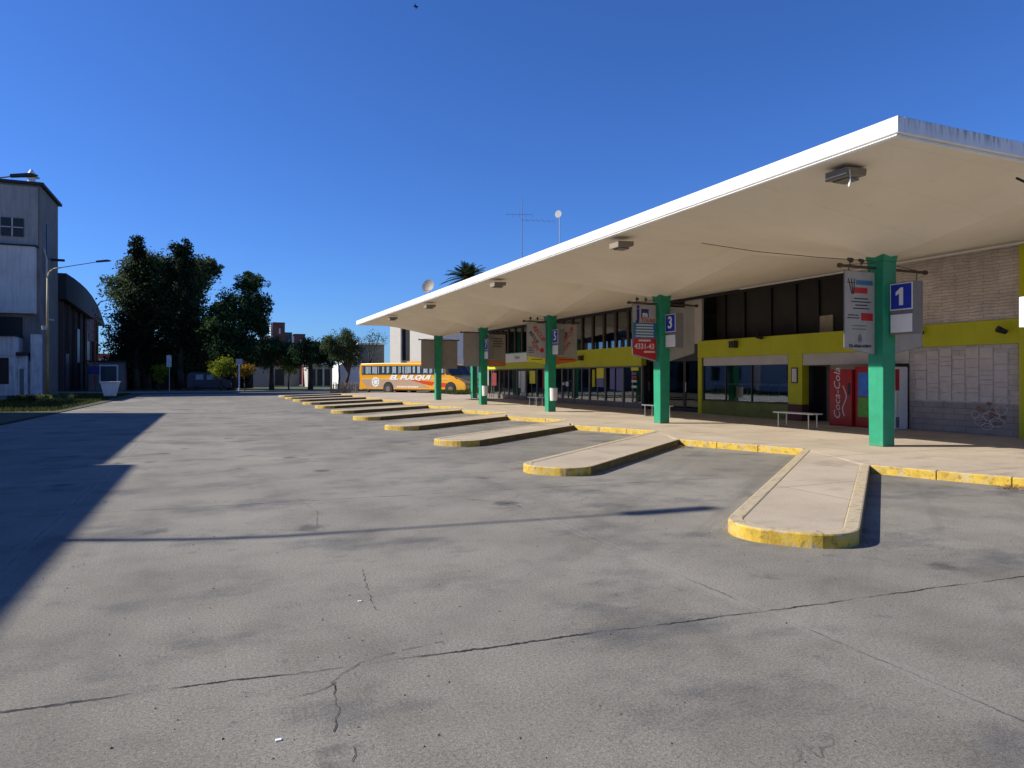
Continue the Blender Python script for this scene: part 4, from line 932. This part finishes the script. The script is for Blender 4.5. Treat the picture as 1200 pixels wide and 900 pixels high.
# warehouse with vaulted roof
t = thing('brick_warehouse', (-22, 94, 0), 'long dark brick warehouse with a dark curved vault roof beside the grey tower', 'warehouse')
part('wall', M['dbrick'], (-30, 81.65, 0, -14, 108, 9.4), parent=t)
rp = [(81.65, 10.2)] + [(81.65+q, 10.2+1.75*math.sin(math.pi*(.32+.68*(q/26.8)))**.8 if q < 26.5 else 8.8) for q in np.linspace(0, 26.6, 24)] + [(108.4, 8.6), (108.2, 9.4), (81.65, 9.4)]
rp = [(108.6, 9.1), (81.65, 10.3)]
top = [(81.65, 12.0), (86, 12.05), (90, 12.0), (94, 11.85), (98, 11.5), (102, 10.9), (105, 10.2), (107.5, 9.4), (109, 8.8)]
MB().prism(top+[(108.9, 8.5), (81.65, 9.41)], -30.4, -13.3, 'YZ').build('roof', M['droof'], t)
pl = MB()
for y in np.arange(83, 108, 3.4): part('pilaster', mat('brick_pilaster', (.10, .055, .04), .9, .2, 3), (-14, y, 0, -13.78, y+.5, 9.3), parent=t)
for q in ((84.2, 0, 86, 4), (91, 3.2, 92.6, 7), (97.6, 3.2, 99.6, 7)): part('shutter', M['water'], (-13.998, q[0], q[1], -13.76, q[2], q[3]), parent=t)
# off-frame flat blocks that throw the shadow
for (y0, y1, h, xr, lab) in ((43, 53.4, 5.2, -13.6, 'low plain grey block out of the picture near the verge'), (57.6, 69.4, 8.4, -16.6, 'plain grey block out of the picture behind the whitewashed annex'), (19.6, 39.4, 8.0, -12.5, 'plain grey two-storey block on the left side, out of the picture, casting the stepped shade'), (-14, 19.5, 8.4, -12.5, 'taller plain grey block nearer the camera on the left, out of the picture')):
    t = thing('grey_block', (xr-5, (y0+y1)/2, 0), lab, 'building', 'grey blocks out of the picture'); part('wall', M['towerl'], (xr-11, y0, 0, xr, y1, h-.3), parent=t); part('parapet', M['towerg'], (xr-11.1, y0, h-.3, xr+.02, y1+.05, h), parent=t)
    for y in np.arange(y0+2, y1-2, 3.5):
        for z in ((1.2, 4.8) if h > 6 else (1.2,)): part('window', M['black'], (xr, y, z, xr+.02, y+1.4, z+1.5), parent=t)
# street lamps
lamp = None
lamplab = ['nearest of the left street lamps, its pole out of the picture', 'street lamp whose head shows at the top left corner', 'ochre painted street lamp with a long thin arm in front of the brick warehouse', 'far street lamp with its arm across the trees']
for i, y in enumerate((13.4, 38.6, 64.7, 90.8)):
    if lamp is None:
        t = lamp = thing('street_lamp', (-11.8, y, 0), lamplab[i], 'street lamp', 'street lamps along the left verge')
        b = MB(); b.tube((-11.8, y, 0), (-11.8, y, 4.2), .11, 10, .10); b.build('lower_pole', M['ocre'], t, smooth=True)
        b = MB(); b.tube((-11.8, y, 4.2), (-11.8, y, 9.4), .085, 10, .06)
        b.path([(-11.8, y, 9.4), (-11.7, y, 9.85), (-11.4, y, 10.15), (-10.9, y, 10.28)], .06, 8, .05); b.build('upper_pole', mat('ochre_upper', (.40, .30, .12), .6, .2, 3), t, smooth=True)
        b = MB(); b.tube((-10.9, y, 10.28), (-8.4, y, 10.9), .035, 8, .03); b.build('arm', M['grey'], t)
        b = MB(); b.prism([(-8.5, 10.84), (-7.55, 10.98), (-7.4, 11.06), (-7.7, 11.13), (-8.5, 10.98)], y-.12, y+.12, 'XZ'); b.build('lamp_head', M['darkm'], t, bevel=.03)
        b = MB(); b.tube((-11.98, y-.12, 5.3), (-11.98, y-.12, 5.62), .17, 12, .2); b.build('junction_box', M['palegrey'], t)
    else:
        c = copy_tree(lamp); c.location = (-11.8, y, 0); c['label'] = lamplab[i]
lamp.location.x -= 1.5
t = thing('waste_skip', (-7.2, 60, 0), 'tapered white metal waste skip on the verge', 'skip')
b = MB(); b.prism([(-7.3, .15), (-6.6, .15), (-6.35, 1.2), (-7.55, 1.2)], 59.5, 60.5, 'XZ'); b.build('bin', M['skipp'], t, bevel=.02)
B(-7.6, 59.42, 1.202, -6.3, 60.58, 1.26).build('rim', M['white'], t); 
b = MB()
for x in (-7.15, -6.75): b.tube((x, 59.65, 0), (x, 59.65, .15), .05, 6); b.tube((x, 60.35, 0), (x, 60.35, .15), .05, 6)
b.build('feet', M['darkm'], t)
t = thing('guard_hut', (-9.6, 80, 0), 'small hut with white framed window behind the skip', 'hut')
part('wall', M['towerg'], (-12, 86, 0, -8.6, 88.5, 3.2), parent=t); part('window_frame', M['white'], (-11, 85.95, .9, -9.2, 85.999, 2.9), parent=t); part('pane', M['water'], (-10.85, 85.93, 1.05, -9.35, 85.949, 2.75), parent=t)
part('roof', M['droof'], (-12.2, 85.7, 3.2, -8.4, 88.7, 3.35), parent=t)
t = thing('sign_pole', (-11.1, 84, 0), 'rusty pole with a tall narrow patterned sign and a dark board below', 'sign')
MB().tube((-11.1, 84, 0), (-11.1, 84, 8), .06, 8).build('pole', M['redroof'], t); B(-11.8, 83.95, 5.3, -11.2, 84.0, 7.6).build('panel', mat('mottled_panel', (.3, .2, .18), .7, .7, 5), t); B(-11.7, 83.9, 1.9, -10.7, 83.95, 2.7).build('dark_board', M['navy'], t)

# verge vegetation (uncountable)
n = 26000; P = np.stack([rng.uniform(-12.3, -6.6, n), rng.uniform(38, 71, n), np.full(n, .03)], 1)
P[:, 0] = np.minimum(P[:, 0], -7.1+(P[:, 1]-10)*.03+.1)
h = rng.uniform(.04, .2, n); a = rng.uniform(0, 6.28, n); wd = .02; dx = np.stack([np.cos(a)*wd, np.sin(a)*wd, np.zeros(n)], 1)
tp = P + np.stack([rng.normal(0, .07, n), rng.normal(0, .07, n), h], 1)
V = np.stack([P-dx, P+dx, tp+dx*.3, tp-dx*.3], 1).reshape(-1, 3)
tag(leafmesh('verge_grass', V, rng.random(n), M['grassb'], None), 'rough green grass on the left verge', 'grass', kind='stuff')
for (x, y, rx, rz, lab, m) in ((-9.3, 53.5, 1.0, .38, 'pale green weedy clump in the sunlit verge beside the ochre lamp', 'weed'), (-8.4, 49.0, .9, .22, 'low green weed patch nearer the road on the verge', 'weed'), (-10.6, 52.5, .9, .35, 'dark low shrub on the verge by the annex', 'leafm')):
    t = thing('weed_clump', (x, y, 0), lab, 'plant', 'weed clumps on the verge')
    cs_ = [(x+random.uniform(-rx, rx), y+random.uniform(-rx, rx), rz*random.uniform(.3, 1)) for _ in range(24)]
    V, lc = leaves(cs_, .25, 1500, .13); leafmesh('leaves', V, lc, M[m], t)
# dead leaves by the kerb
cs_ = [(10.75+.25*q, 6.4-.2*q, .01) for q in range(5)]+[(9.6, 8.25, .01), (9.9, 13.1, .01)]
V, lc = leaves(cs_, .28, 500, .06); V[:, 2] = np.abs(V[:, 2]-.01)*.25+.008
tag(leafmesh('dead_leaves', V, lc, M['deadl'], None), 'brown dead leaves gathered against the platform kerb', 'leaves', kind='stuff')
# loose grit lying on the concrete
gv = []; gl = []
gm = MB(); random.seed(33)
for q in range(900):
    if q < 520: a = random.uniform(-.62, 1.25); d = 2.2+9*random.random()**1.5; x, y = d*math.sin(a), d*math.cos(a)
    else:
        k = random.choice((0, 0, 1, 1, 2)); ee = random.uniform(0, 6); p_ = A0+Vector((0, SP*k))+E_*ee+Mv*random.choice((-.06-abs(random.gauss(0, .08)), W_+.05+abs(random.gauss(0, .1)))); x, y = p_.x, p_.y
    sz = random.uniform(.003, .009); c = Vector((x, y, .001)); a = random.uniform(0, 6)
    b4 = [c+Vector((math.cos(a+t)*sz*random.uniform(.7, 1.3), math.sin(a+t)*sz*random.uniform(.7, 1.3), 0)) for t in (0, 2.1, 4.2)]; tp_ = c+Vector((0, 0, sz*.9))
    for u_, v_ in ((0, 1), (1, 2), (2, 0)): gm.quad(b4[u_], b4[v_], tp_)
tag(gm.build('loose_grit', mat('grit', (.10, .09, .075), .9, .6, 40), fix=False), 'tiny loose stones and grit scattered over the bare concrete', 'grit', kind='stuff')
# litter
lt = [(1.05, 3.75), (-.1, 5.6), (9.8, 14.5), (4.4, 4.8)]
for i, (x, y) in enumerate([(-1.46*.0+.28, 3.3), (1.0, 5.1)]):
    o = B(x-.012, y-.008, 0, x+.014, y+.01, .006).build('paper_scrap', M['white'], base=(x, y, .001)); tag(o, ['tiny white scrap of paper on the bare concrete, nearest the camera', 'tiny white scrap of paper farther out on the concrete'][i], 'litter', 'paper scraps on the concrete')

# ================================================================ BACKGROUND
tree('broadleaf_tree', 'massive dark broadleaf tree at the left of the park', -7.0, 91, [(-1.4, 0, 5.5, 3.0, 3.2), (0, 0, 9.5, 3.9, 4.0), (1.8, -1, 12.5, 3.3, 3.2), (-1.9, 1, 12.2, 2.4, 2.6), (.5, 0, 14.2, 2.7, 1.9), (3.2, 0, 8.2, 2.8, 3.2), (0, 0, 3.2, 3.0, 1.8), (2.5, 0, 5, 2.4, 2.2)], 15000, .42, 'leafo', .6, 4, group='park trees')
tree('conifer_tree', 'tall narrow dark conifer rising above the left broadleaf tree', -7.6, 88.2, [(0, 0, 6, 2.0, 3), (0, 0, 10, 1.5, 2.5), (0, 0, 13.4, 1.1, 1.8), (0, 0, 15.6, .75, 1.2), (0, 0, 17.0, .35, .9)], 4200, .4, 'conif', .35, 5, group='park trees', cs=.22)
tree('broadleaf_tree', 'tall dark broadleaf tree right of the conifer, ragged top', -2.8, 89, [(0, 0, 6, 3.1, 3.2), (.1, 0, 10, 3.1, 3.6), (.6, 0, 13.2, 2.6, 2.4), (-1.5, 0, 12.6, 2.1, 2.6), (2.4, 0, 14.3, 1.5, 1.2), (.8, 0, 3.6, 2.8, 1.8), (2.4, 0, 6.6, 1.8, 2.2)], 14000, .42, 'leafo', .6, 4, group='park trees')
tree('conifer_tree', 'dark conifer top poking out of the middle of the tree mass', -3.1, 86.5, [(0, 0, 7, 1.9, 3), (0, 0, 11, 1.6, 2.6), (0, 0, 14, 1.3, 1.8), (0, 0, 16.0, .95, 1.0)], 4200, .4, 'conif', .35, 5, group='park trees', cs=.22)
tree('broadleaf_tree', 'leaning dark tree with two rounded tops right of the tall trees', 2.1, 84.5, [(-.8, 0, 6.6, 2.5, 2.2), (1.0, 0, 9.6, 2.3, 1.9), (2.1, 0, 12.2, 1.6, 1.3), (3.0, 0, 9.6, 1.4, 1.7), (-1.2, 0, 8.9, 1.6, 1.3), (3.3, 0, 7.0, 1.1, .9), (-.5, 0, 4.6, 2.2, 2.0), (-1.9, 0, 7.2, 1.7, 1.9), (1.8, 0, 5.2, 1.7, 1.3), (2.4, 0, 8.2, 1.6, 1.4)], 11500, .38, 'leafd', .45, 4.5, group='park trees', lean=(.8, 0))
tree('broadleaf_tree', 'dark spreading tree in front of the red brick towers', 6.3, 82.5, [(-.9, 0, 4.1, 2.1, 1.5), (1.1, 0, 4.4, 2.0, 1.5), (.2, 0, 4.9, 1.5, 1.1), (-2.2, 0, 3.9, 1.2, 1.0)], 5200, .3, 'leafd', .28, 3, group='park trees')
tree('broadleaf_tree', 'dark round-headed tree between the brick towers and the glass front', 10.3, 80.6, [(-.9, 0, 4.1, 2.0, 1.5), (.9, 0, 4.2, 1.9, 1.4), (0, 0, 4.9, 1.4, 1.0), (2.2, 0, 3.9, 1.0, 1.1)], 5000, .3, 'leafd', .3, 3, group='park trees')
tree('broadleaf_tree', 'sparse feathery tree right of the dark round-headed tree', 14.0, 84.0, [(-1.2, 0, 5.4, 1.3, 1.2), (0, 0, 5.4, 1.4, 1.2)], 900, .22, 'leafo', .12, 3, group='park trees')
tree('broadleaf_tree', 'open-crowned tree with forked trunk beside the tail of the coach', 12.4, 70.8, [(-.9, 0, 4.6, 1.2, 1.1), (.3, 0, 5.6, 1.15, 1.0), (-.2, 0, 4.0, 1.2, 1.1), (.9, .2, 4.4, .9, 1.0), (-1.7, 0, 5.1, .7, .7), (.8, 0, 3.2, .8, .9)], 4200, .22, 'leafo', .2, 2.0, group='park trees', lean=(.4, 0))
tree('bare_tree', 'thin-leaved tree with bare branches behind the coach tail', 15.0, 71.6, [(0, 0, 5.2, 1.3, 1.2), (1.0, 0, 5.6, 1.1, .9)], 520, .16, 'leafo', .13, 2.6, group='park trees')
tree('young_tree', 'small bright yellow-green tree catching the sun under the dark trees', 1.05, 79.3, [(-.4, 0, 2.3, .9, .8), (.4, 0, 2.7, .9, .8), (0, 0, 3.1, .6, .5)], 2600, .18, 'leafy', .1, 1.6, group='small sunlit trees')
tree('young_tree', 'bright yellow-green shrub at the foot of the left tree mass', -4.9, 78.9, [(0, 0, 1.9, .55, .9), (.4, 0, 2.4, .45, .5)], 1300, .17, 'leafy', .08, 1.2, group='small sunlit trees')
tree('young_tree', 'small yellow-orange leaved tree beside the white post', 3.35, 79.6, [(0, 0, 2.2, .8, .35), (.5, 0, 2.4, .6, .3)], 900, .2, 'leafr', .07, 1.8, group='small sunlit trees')
tree('young_tree', 'olive small tree in front of the low pale wall', 8.0, 81.0, [(0, 0, 2.6, 1.0, 1.1), (.5, 0, 3.2, .8, .7)], 1500, .18, 'leafy', .09, 1.4, group='small sunlit trees')
# understorey hedges closing the base of the tree mass
for (x, y, w_, h, lab) in ((-8.5, 93, 4.5, 3.4, 'dark hedge at the left under the tall trees'), (-3.5, 95, 4.5, 3.2, 'dark hedge in the middle under the tall trees'), (1.5, 97, 3.6, 2.8, 'dark hedge behind the sunlit little tree')):
    t = thing('hedge', (x, y, 0), lab, 'hedge', 'hedges under the park trees')
    cs_ = [(x+random.uniform(-w_, w_)*.8, y+random.uniform(-1, 1), random.uniform(.3, h)) for _ in range(70)]
    V, lc = leaves(cs_, .8, 5000, .36); leafmesh('foliage', V, lc, M['conif'], t)
    B(x-w_, y-.3, 0, x+w_, y+.3, h*.7).build('core', M['bark'], t)
# palm
t = thing('palm_tree', (25.5, 70.7, 0), 'palm crown showing above the canopy edge', 'palm tree')
MB().path([(25.5, 70.7, 0), (25.4, 70.7, 6), (25.5, 70.7, 12.3)], .32, 10, .24).build('trunk', M['barkl'], t)
pv = []; pl_ = []
for k in range(60):
    a = k*2.399; el = R(random.uniform(-15, 75)); L = random.uniform(2.2, 2.9); c = Vector((25.5, 70.7, 12.3))
    d = Vector((math.cos(a)*math.cos(el), math.sin(a)*math.cos(el), math.sin(el))); side = Vector((-math.sin(a), math.cos(a), 0)); prev = c
    for q in range(1, 13):
        s = q/12; p = c + d*L*s + Vector((0, 0, -.9*s*s)); wd = .5*math.sin(math.pi*min(1, s*.9+.12))
        for sg in (-1, 1):
            tipv = p + side*sg*wd + (p-prev)*1.2 + Vector((0, 0, -.12)); pv += [prev, p, tipv, tipv-(p-prev)*.3]; pl_.append(random.random())
        prev = p
leafmesh('crown', np.array([tuple(q) for q in pv]), np.array(pl_), leaf_mat('palm_leaf', (.035, .055, .02), .15), t)

# buildings of the background
t = thing('white_building', (20.17, 83.9, 0), 'white flat-roofed building with a dark vertical window slit behind the coach', 'building', rz=HD)
b = MB(); b.box(0, 0, 0, 1.6, 10, 8.5); b.box(3.0, 0, 0, 6.5, 10, 8.5); b.box(1.6, .4, 0, 3.0, 10, 8.5); b.build('wall', mat('white_wall_far', (.66, .62, .54), .8, .05, 1), t, local=True)
B(1.62, .3, 3.6, 2.98, .399, 8.4).build('window_slit', M['black'], t, local=True)
B(6.51, .5, 0, 18, 10, 7.8).build('side_wing', mat('blue_grey_wall', (.10, .12, .17), .5, .1, 2), t, local=True)
t = thing('grey_building', (18, 88, 0), 'small grey speckled building left of the white one behind the coach', 'building')
part('wall', mat('speckled_grey', (.11, .12, .12), .8, .7, 6), (16.9, 86.5, 0, 20.05, 92, 5.6), parent=t); part('roof', M['towerl'], (16.7, 86.2, 5.6, 20.05, 92.2, 5.8), parent=t)
t = thing('white_shed', (15.4, 86, 0), 'low white gabled shed behind the coach tail', 'shed')
MB().prism([(14.2, 0), (16.85, 0), (16.85, 3.6), (15.9, 4.0), (14.2, 3.0)], 85, 90, 'XZ').build('wall', M['white'], t)
for (x, y, wx, h, m, nm, lab) in ((11.8, 136, 1.9, 11.6, 'rbrick', 'brick_tower', 'tallest red brick tower above the dark trees'), (15.5, 135.4, 1.7, 9.5, 'rbrick', 'brick_tower', 'lower red brick tower at the right of the distant group'), (13.7, 138, 1.1, 9.9, 'towerg', 'grey_tower', 'dark grey narrow tower between the two brick towers'), (9.6, 138, 1.6, 9.2, 'towerg', 'grey_tower', 'dark grey block left of the tallest brick tower')):
    t = thing(nm, (x, y, 0), lab, 'building', 'distant towers behind the trees')
    part('wall', M[m], (x-wx/2-.3, y, 0, x+wx/2, y+3, h), parent=t); part('white_edge', M['white'], (x-wx/2-.65, y+.1, 0, x-wx/2-.301, y+2.9, h-.3), parent=t); part('roof', M['droof'], (x-wx/2-.3, y-.1, h, x+wx/2+.05, y+3, h+.12), parent=t)
    wn = part('window', M['white'], (x-.1, y-.02, h-2.0, x+.15, y-.001, h-1.0), parent=t)
t = thing('far_apartments', (0, 150, 0), 'long low grey and red row of houses far behind the park', 'building')
part('wall', M['towerl'], (-30, 150, 0, 12, 156, 5.0), parent=t); part('roof', M['redroof'], (-30, 149.7, 5, 12, 156.3, 5.9), parent=t)
t = thing('pale_wall', (6, 104, 0), 'low pale rendered house wall behind the trees', 'building')
part('wall', mat('pale_render', (.44, .38, .32), .85, .1, 1), (2.5, 110, 0, 12.4, 113, 3.3), parent=t); part('dark_opening', M['black'], (8.9, 109.95, 0.3, 10.2, 109.999, 2.7), parent=t)
MB().prism([(2.2, 3.3), (12.7, 3.3), (12.2, 4.3), (2.8, 4.3)], 109.6, 114, 'XZ').build('roof', M['redroof'], t)
t = thing('glass_front_building', (14.8, 103, 0), 'low pale building with a row of tall dark windows right of the dark tree', 'building')
part('wall', mat('pale_grey_wall', (.42, .40, .38), .85, .1, 1), (12.9, 104.0, 0, 21.0, 110, 3.2), parent=t); part('roof', M['cream'], (12.6, 103.2, 3.2, 21.4, 110, 3.5), parent=t)
for q in range(7): part('window', M['black'], (13.2+q*1.05, 103.94, .3, 14.0+q*1.05, 103.999, 2.7), parent=t)
for q in range(5): MB().tube((13.1+q*1.9, 103.4, 0), (13.1+q*1.9, 103.4, 3.2), .08, 8).build('column', M['white'], t)
part('red_roof_house', M['redroof'], (13.5, 112, 0, 16.6, 116, 5.6), parent=t)
part('gable_light', M['white'], (15.0, 111.95, 4.2, 15.3, 111.999, 5.2), parent=t)
t = thing('white_house', (-1, 108, 0), 'pale house half hidden behind the park trees', 'house')
part('wall', M['lowwhite'], (-12, 108, 0, 2.2, 112, 3.6), parent=t); part('roof', M['redroof'], (-12.3, 107.7, 3.6, 2.4, 112, 4.2), parent=t)
# dark van under the trees
t = thing('parked_van', (-1.6, 83.5, 0), 'dark van with two pale windows parked under the trees', 'van')
b = MB(); x, y = -2.4, 83.5; b.prism([(x, .35), (x, 1.9), (x+.3, 2.1), (x+3.2, 2.1), (x+3.9, 1.35), (x+4.5, 1.2), (x+4.55, .35)], y, y+1.8, 'XZ'); b.build('body', M['water'], t, bevel=.06)
for q in (.9, 2.0): B(x+q, y-.01, 1.3, x+q+.75, y-.002, 1.85).build('window', M['curtain'], t)
for q in (.9, 3.6):
    wl = MB().tube((x+q, y-.02, .33), (x+q, y+.22, .33), .33, 18).build('wheel', M['rubber'], t)
B(x+4.52, y+.2, .7, x+4.57, y+.5, .9).build('headlight', M['white'], t)
# white posts / sign
t = thing('white_post', (2.75, 78.9, 0), 'slim white post with a small plate by the orange-leaved tree', 'post')
MB().tube((2.75, 78.9, 0), (2.75, 78.9, 2.9), .09, 8).build('pole', M['white'], t); B(2.45, 78.85, 2.9, 3.1, 78.92, 3.5).build('plate', M['palegrey'], t)
t = thing('small_road_sign', (-3.9, 79.3, 0), 'small white rectangular road sign on a thin pole in front of the dark trees', 'road sign')
MB().tube((-3.9, 79.3, 0), (-3.9, 79.3, 3.9), .04, 8).build('pole', M['palegrey'], t); B(-4.15, 79.22, 2.6, -3.7, 79.25, 3.8).build('plate', mat('plate_dull', (.5, .52, .55), .5, .3, 5), t)
# bamboo fence by the coach
t = thing('stake_fence', (12, 65, 0), 'low brown fence of thin stakes beside the tail of the coach', 'fence')
b = MB()
for q in range(44):
    x = 9.9+q*.058; b.tube((x, 63.9+random.uniform(-.05, .05), 0), (x+random.uniform(-.06, .06), 63.9, random.uniform(.85, 1.2)), .026, 5)
b.build('stakes', M['fence'], t); b = MB(); b.tube((9.9, 63.88, .4), (12.4, 63.88, .4), .02, 6); b.tube((9.9, 63.88, .85), (12.4, 63.88, .85), .02, 6); b.build('rail', M['fence'], t)
n = 3000; P = np.stack([rng.uniform(18.4, 23, n), rng.uniform(54, 62, n), np.full(n, KZ)], 1); h = rng.uniform(.1, .4, n)
a = rng.uniform(0, 6.28, n); dx = np.stack([np.cos(a)*.03, np.sin(a)*.03, np.zeros(n)], 1); tp = P + np.stack([rng.normal(0, .08, n), rng.normal(0, .08, n), h], 1)
V = np.stack([P-dx, P+dx, tp+dx*.3, tp-dx*.3], 1).reshape(-1, 3)
tag(leafmesh('grass_patch', V, rng.random(n), M['grassb'], None), 'green grass patch in front of the nose of the coach', 'grass', kind='stuff')
# bird
t = thing('bird', (-2.4, 18.0, 12.3), 'small dark bird gliding high in the sky', 'bird')
c = Vector((-2.36+.0, 16.5, 0)); 
bp = Vector((4.27, 15.3, 10.05))*1.0
t.location = bp
b = MB(); b.tube(bp+Vector((-.09, .02, 0)), bp+Vector((.05, 0, 0)), .018, 8, .03); b.tube(bp+Vector((.05, 0, 0)), bp+Vector((.10, -.01, 0)), .03, 8, .01)
for s_ in (-1, 1): b.quad(bp+Vector((-.04, 0, .01)), bp+Vector((.04, 0, .01)), bp+Vector((.02, s_*.07, s_*.10)), bp+Vector((-.03, s_*.12, s_*.17)))
b.build('body', M['black'], t); t.scale = (.6, .6, .6)
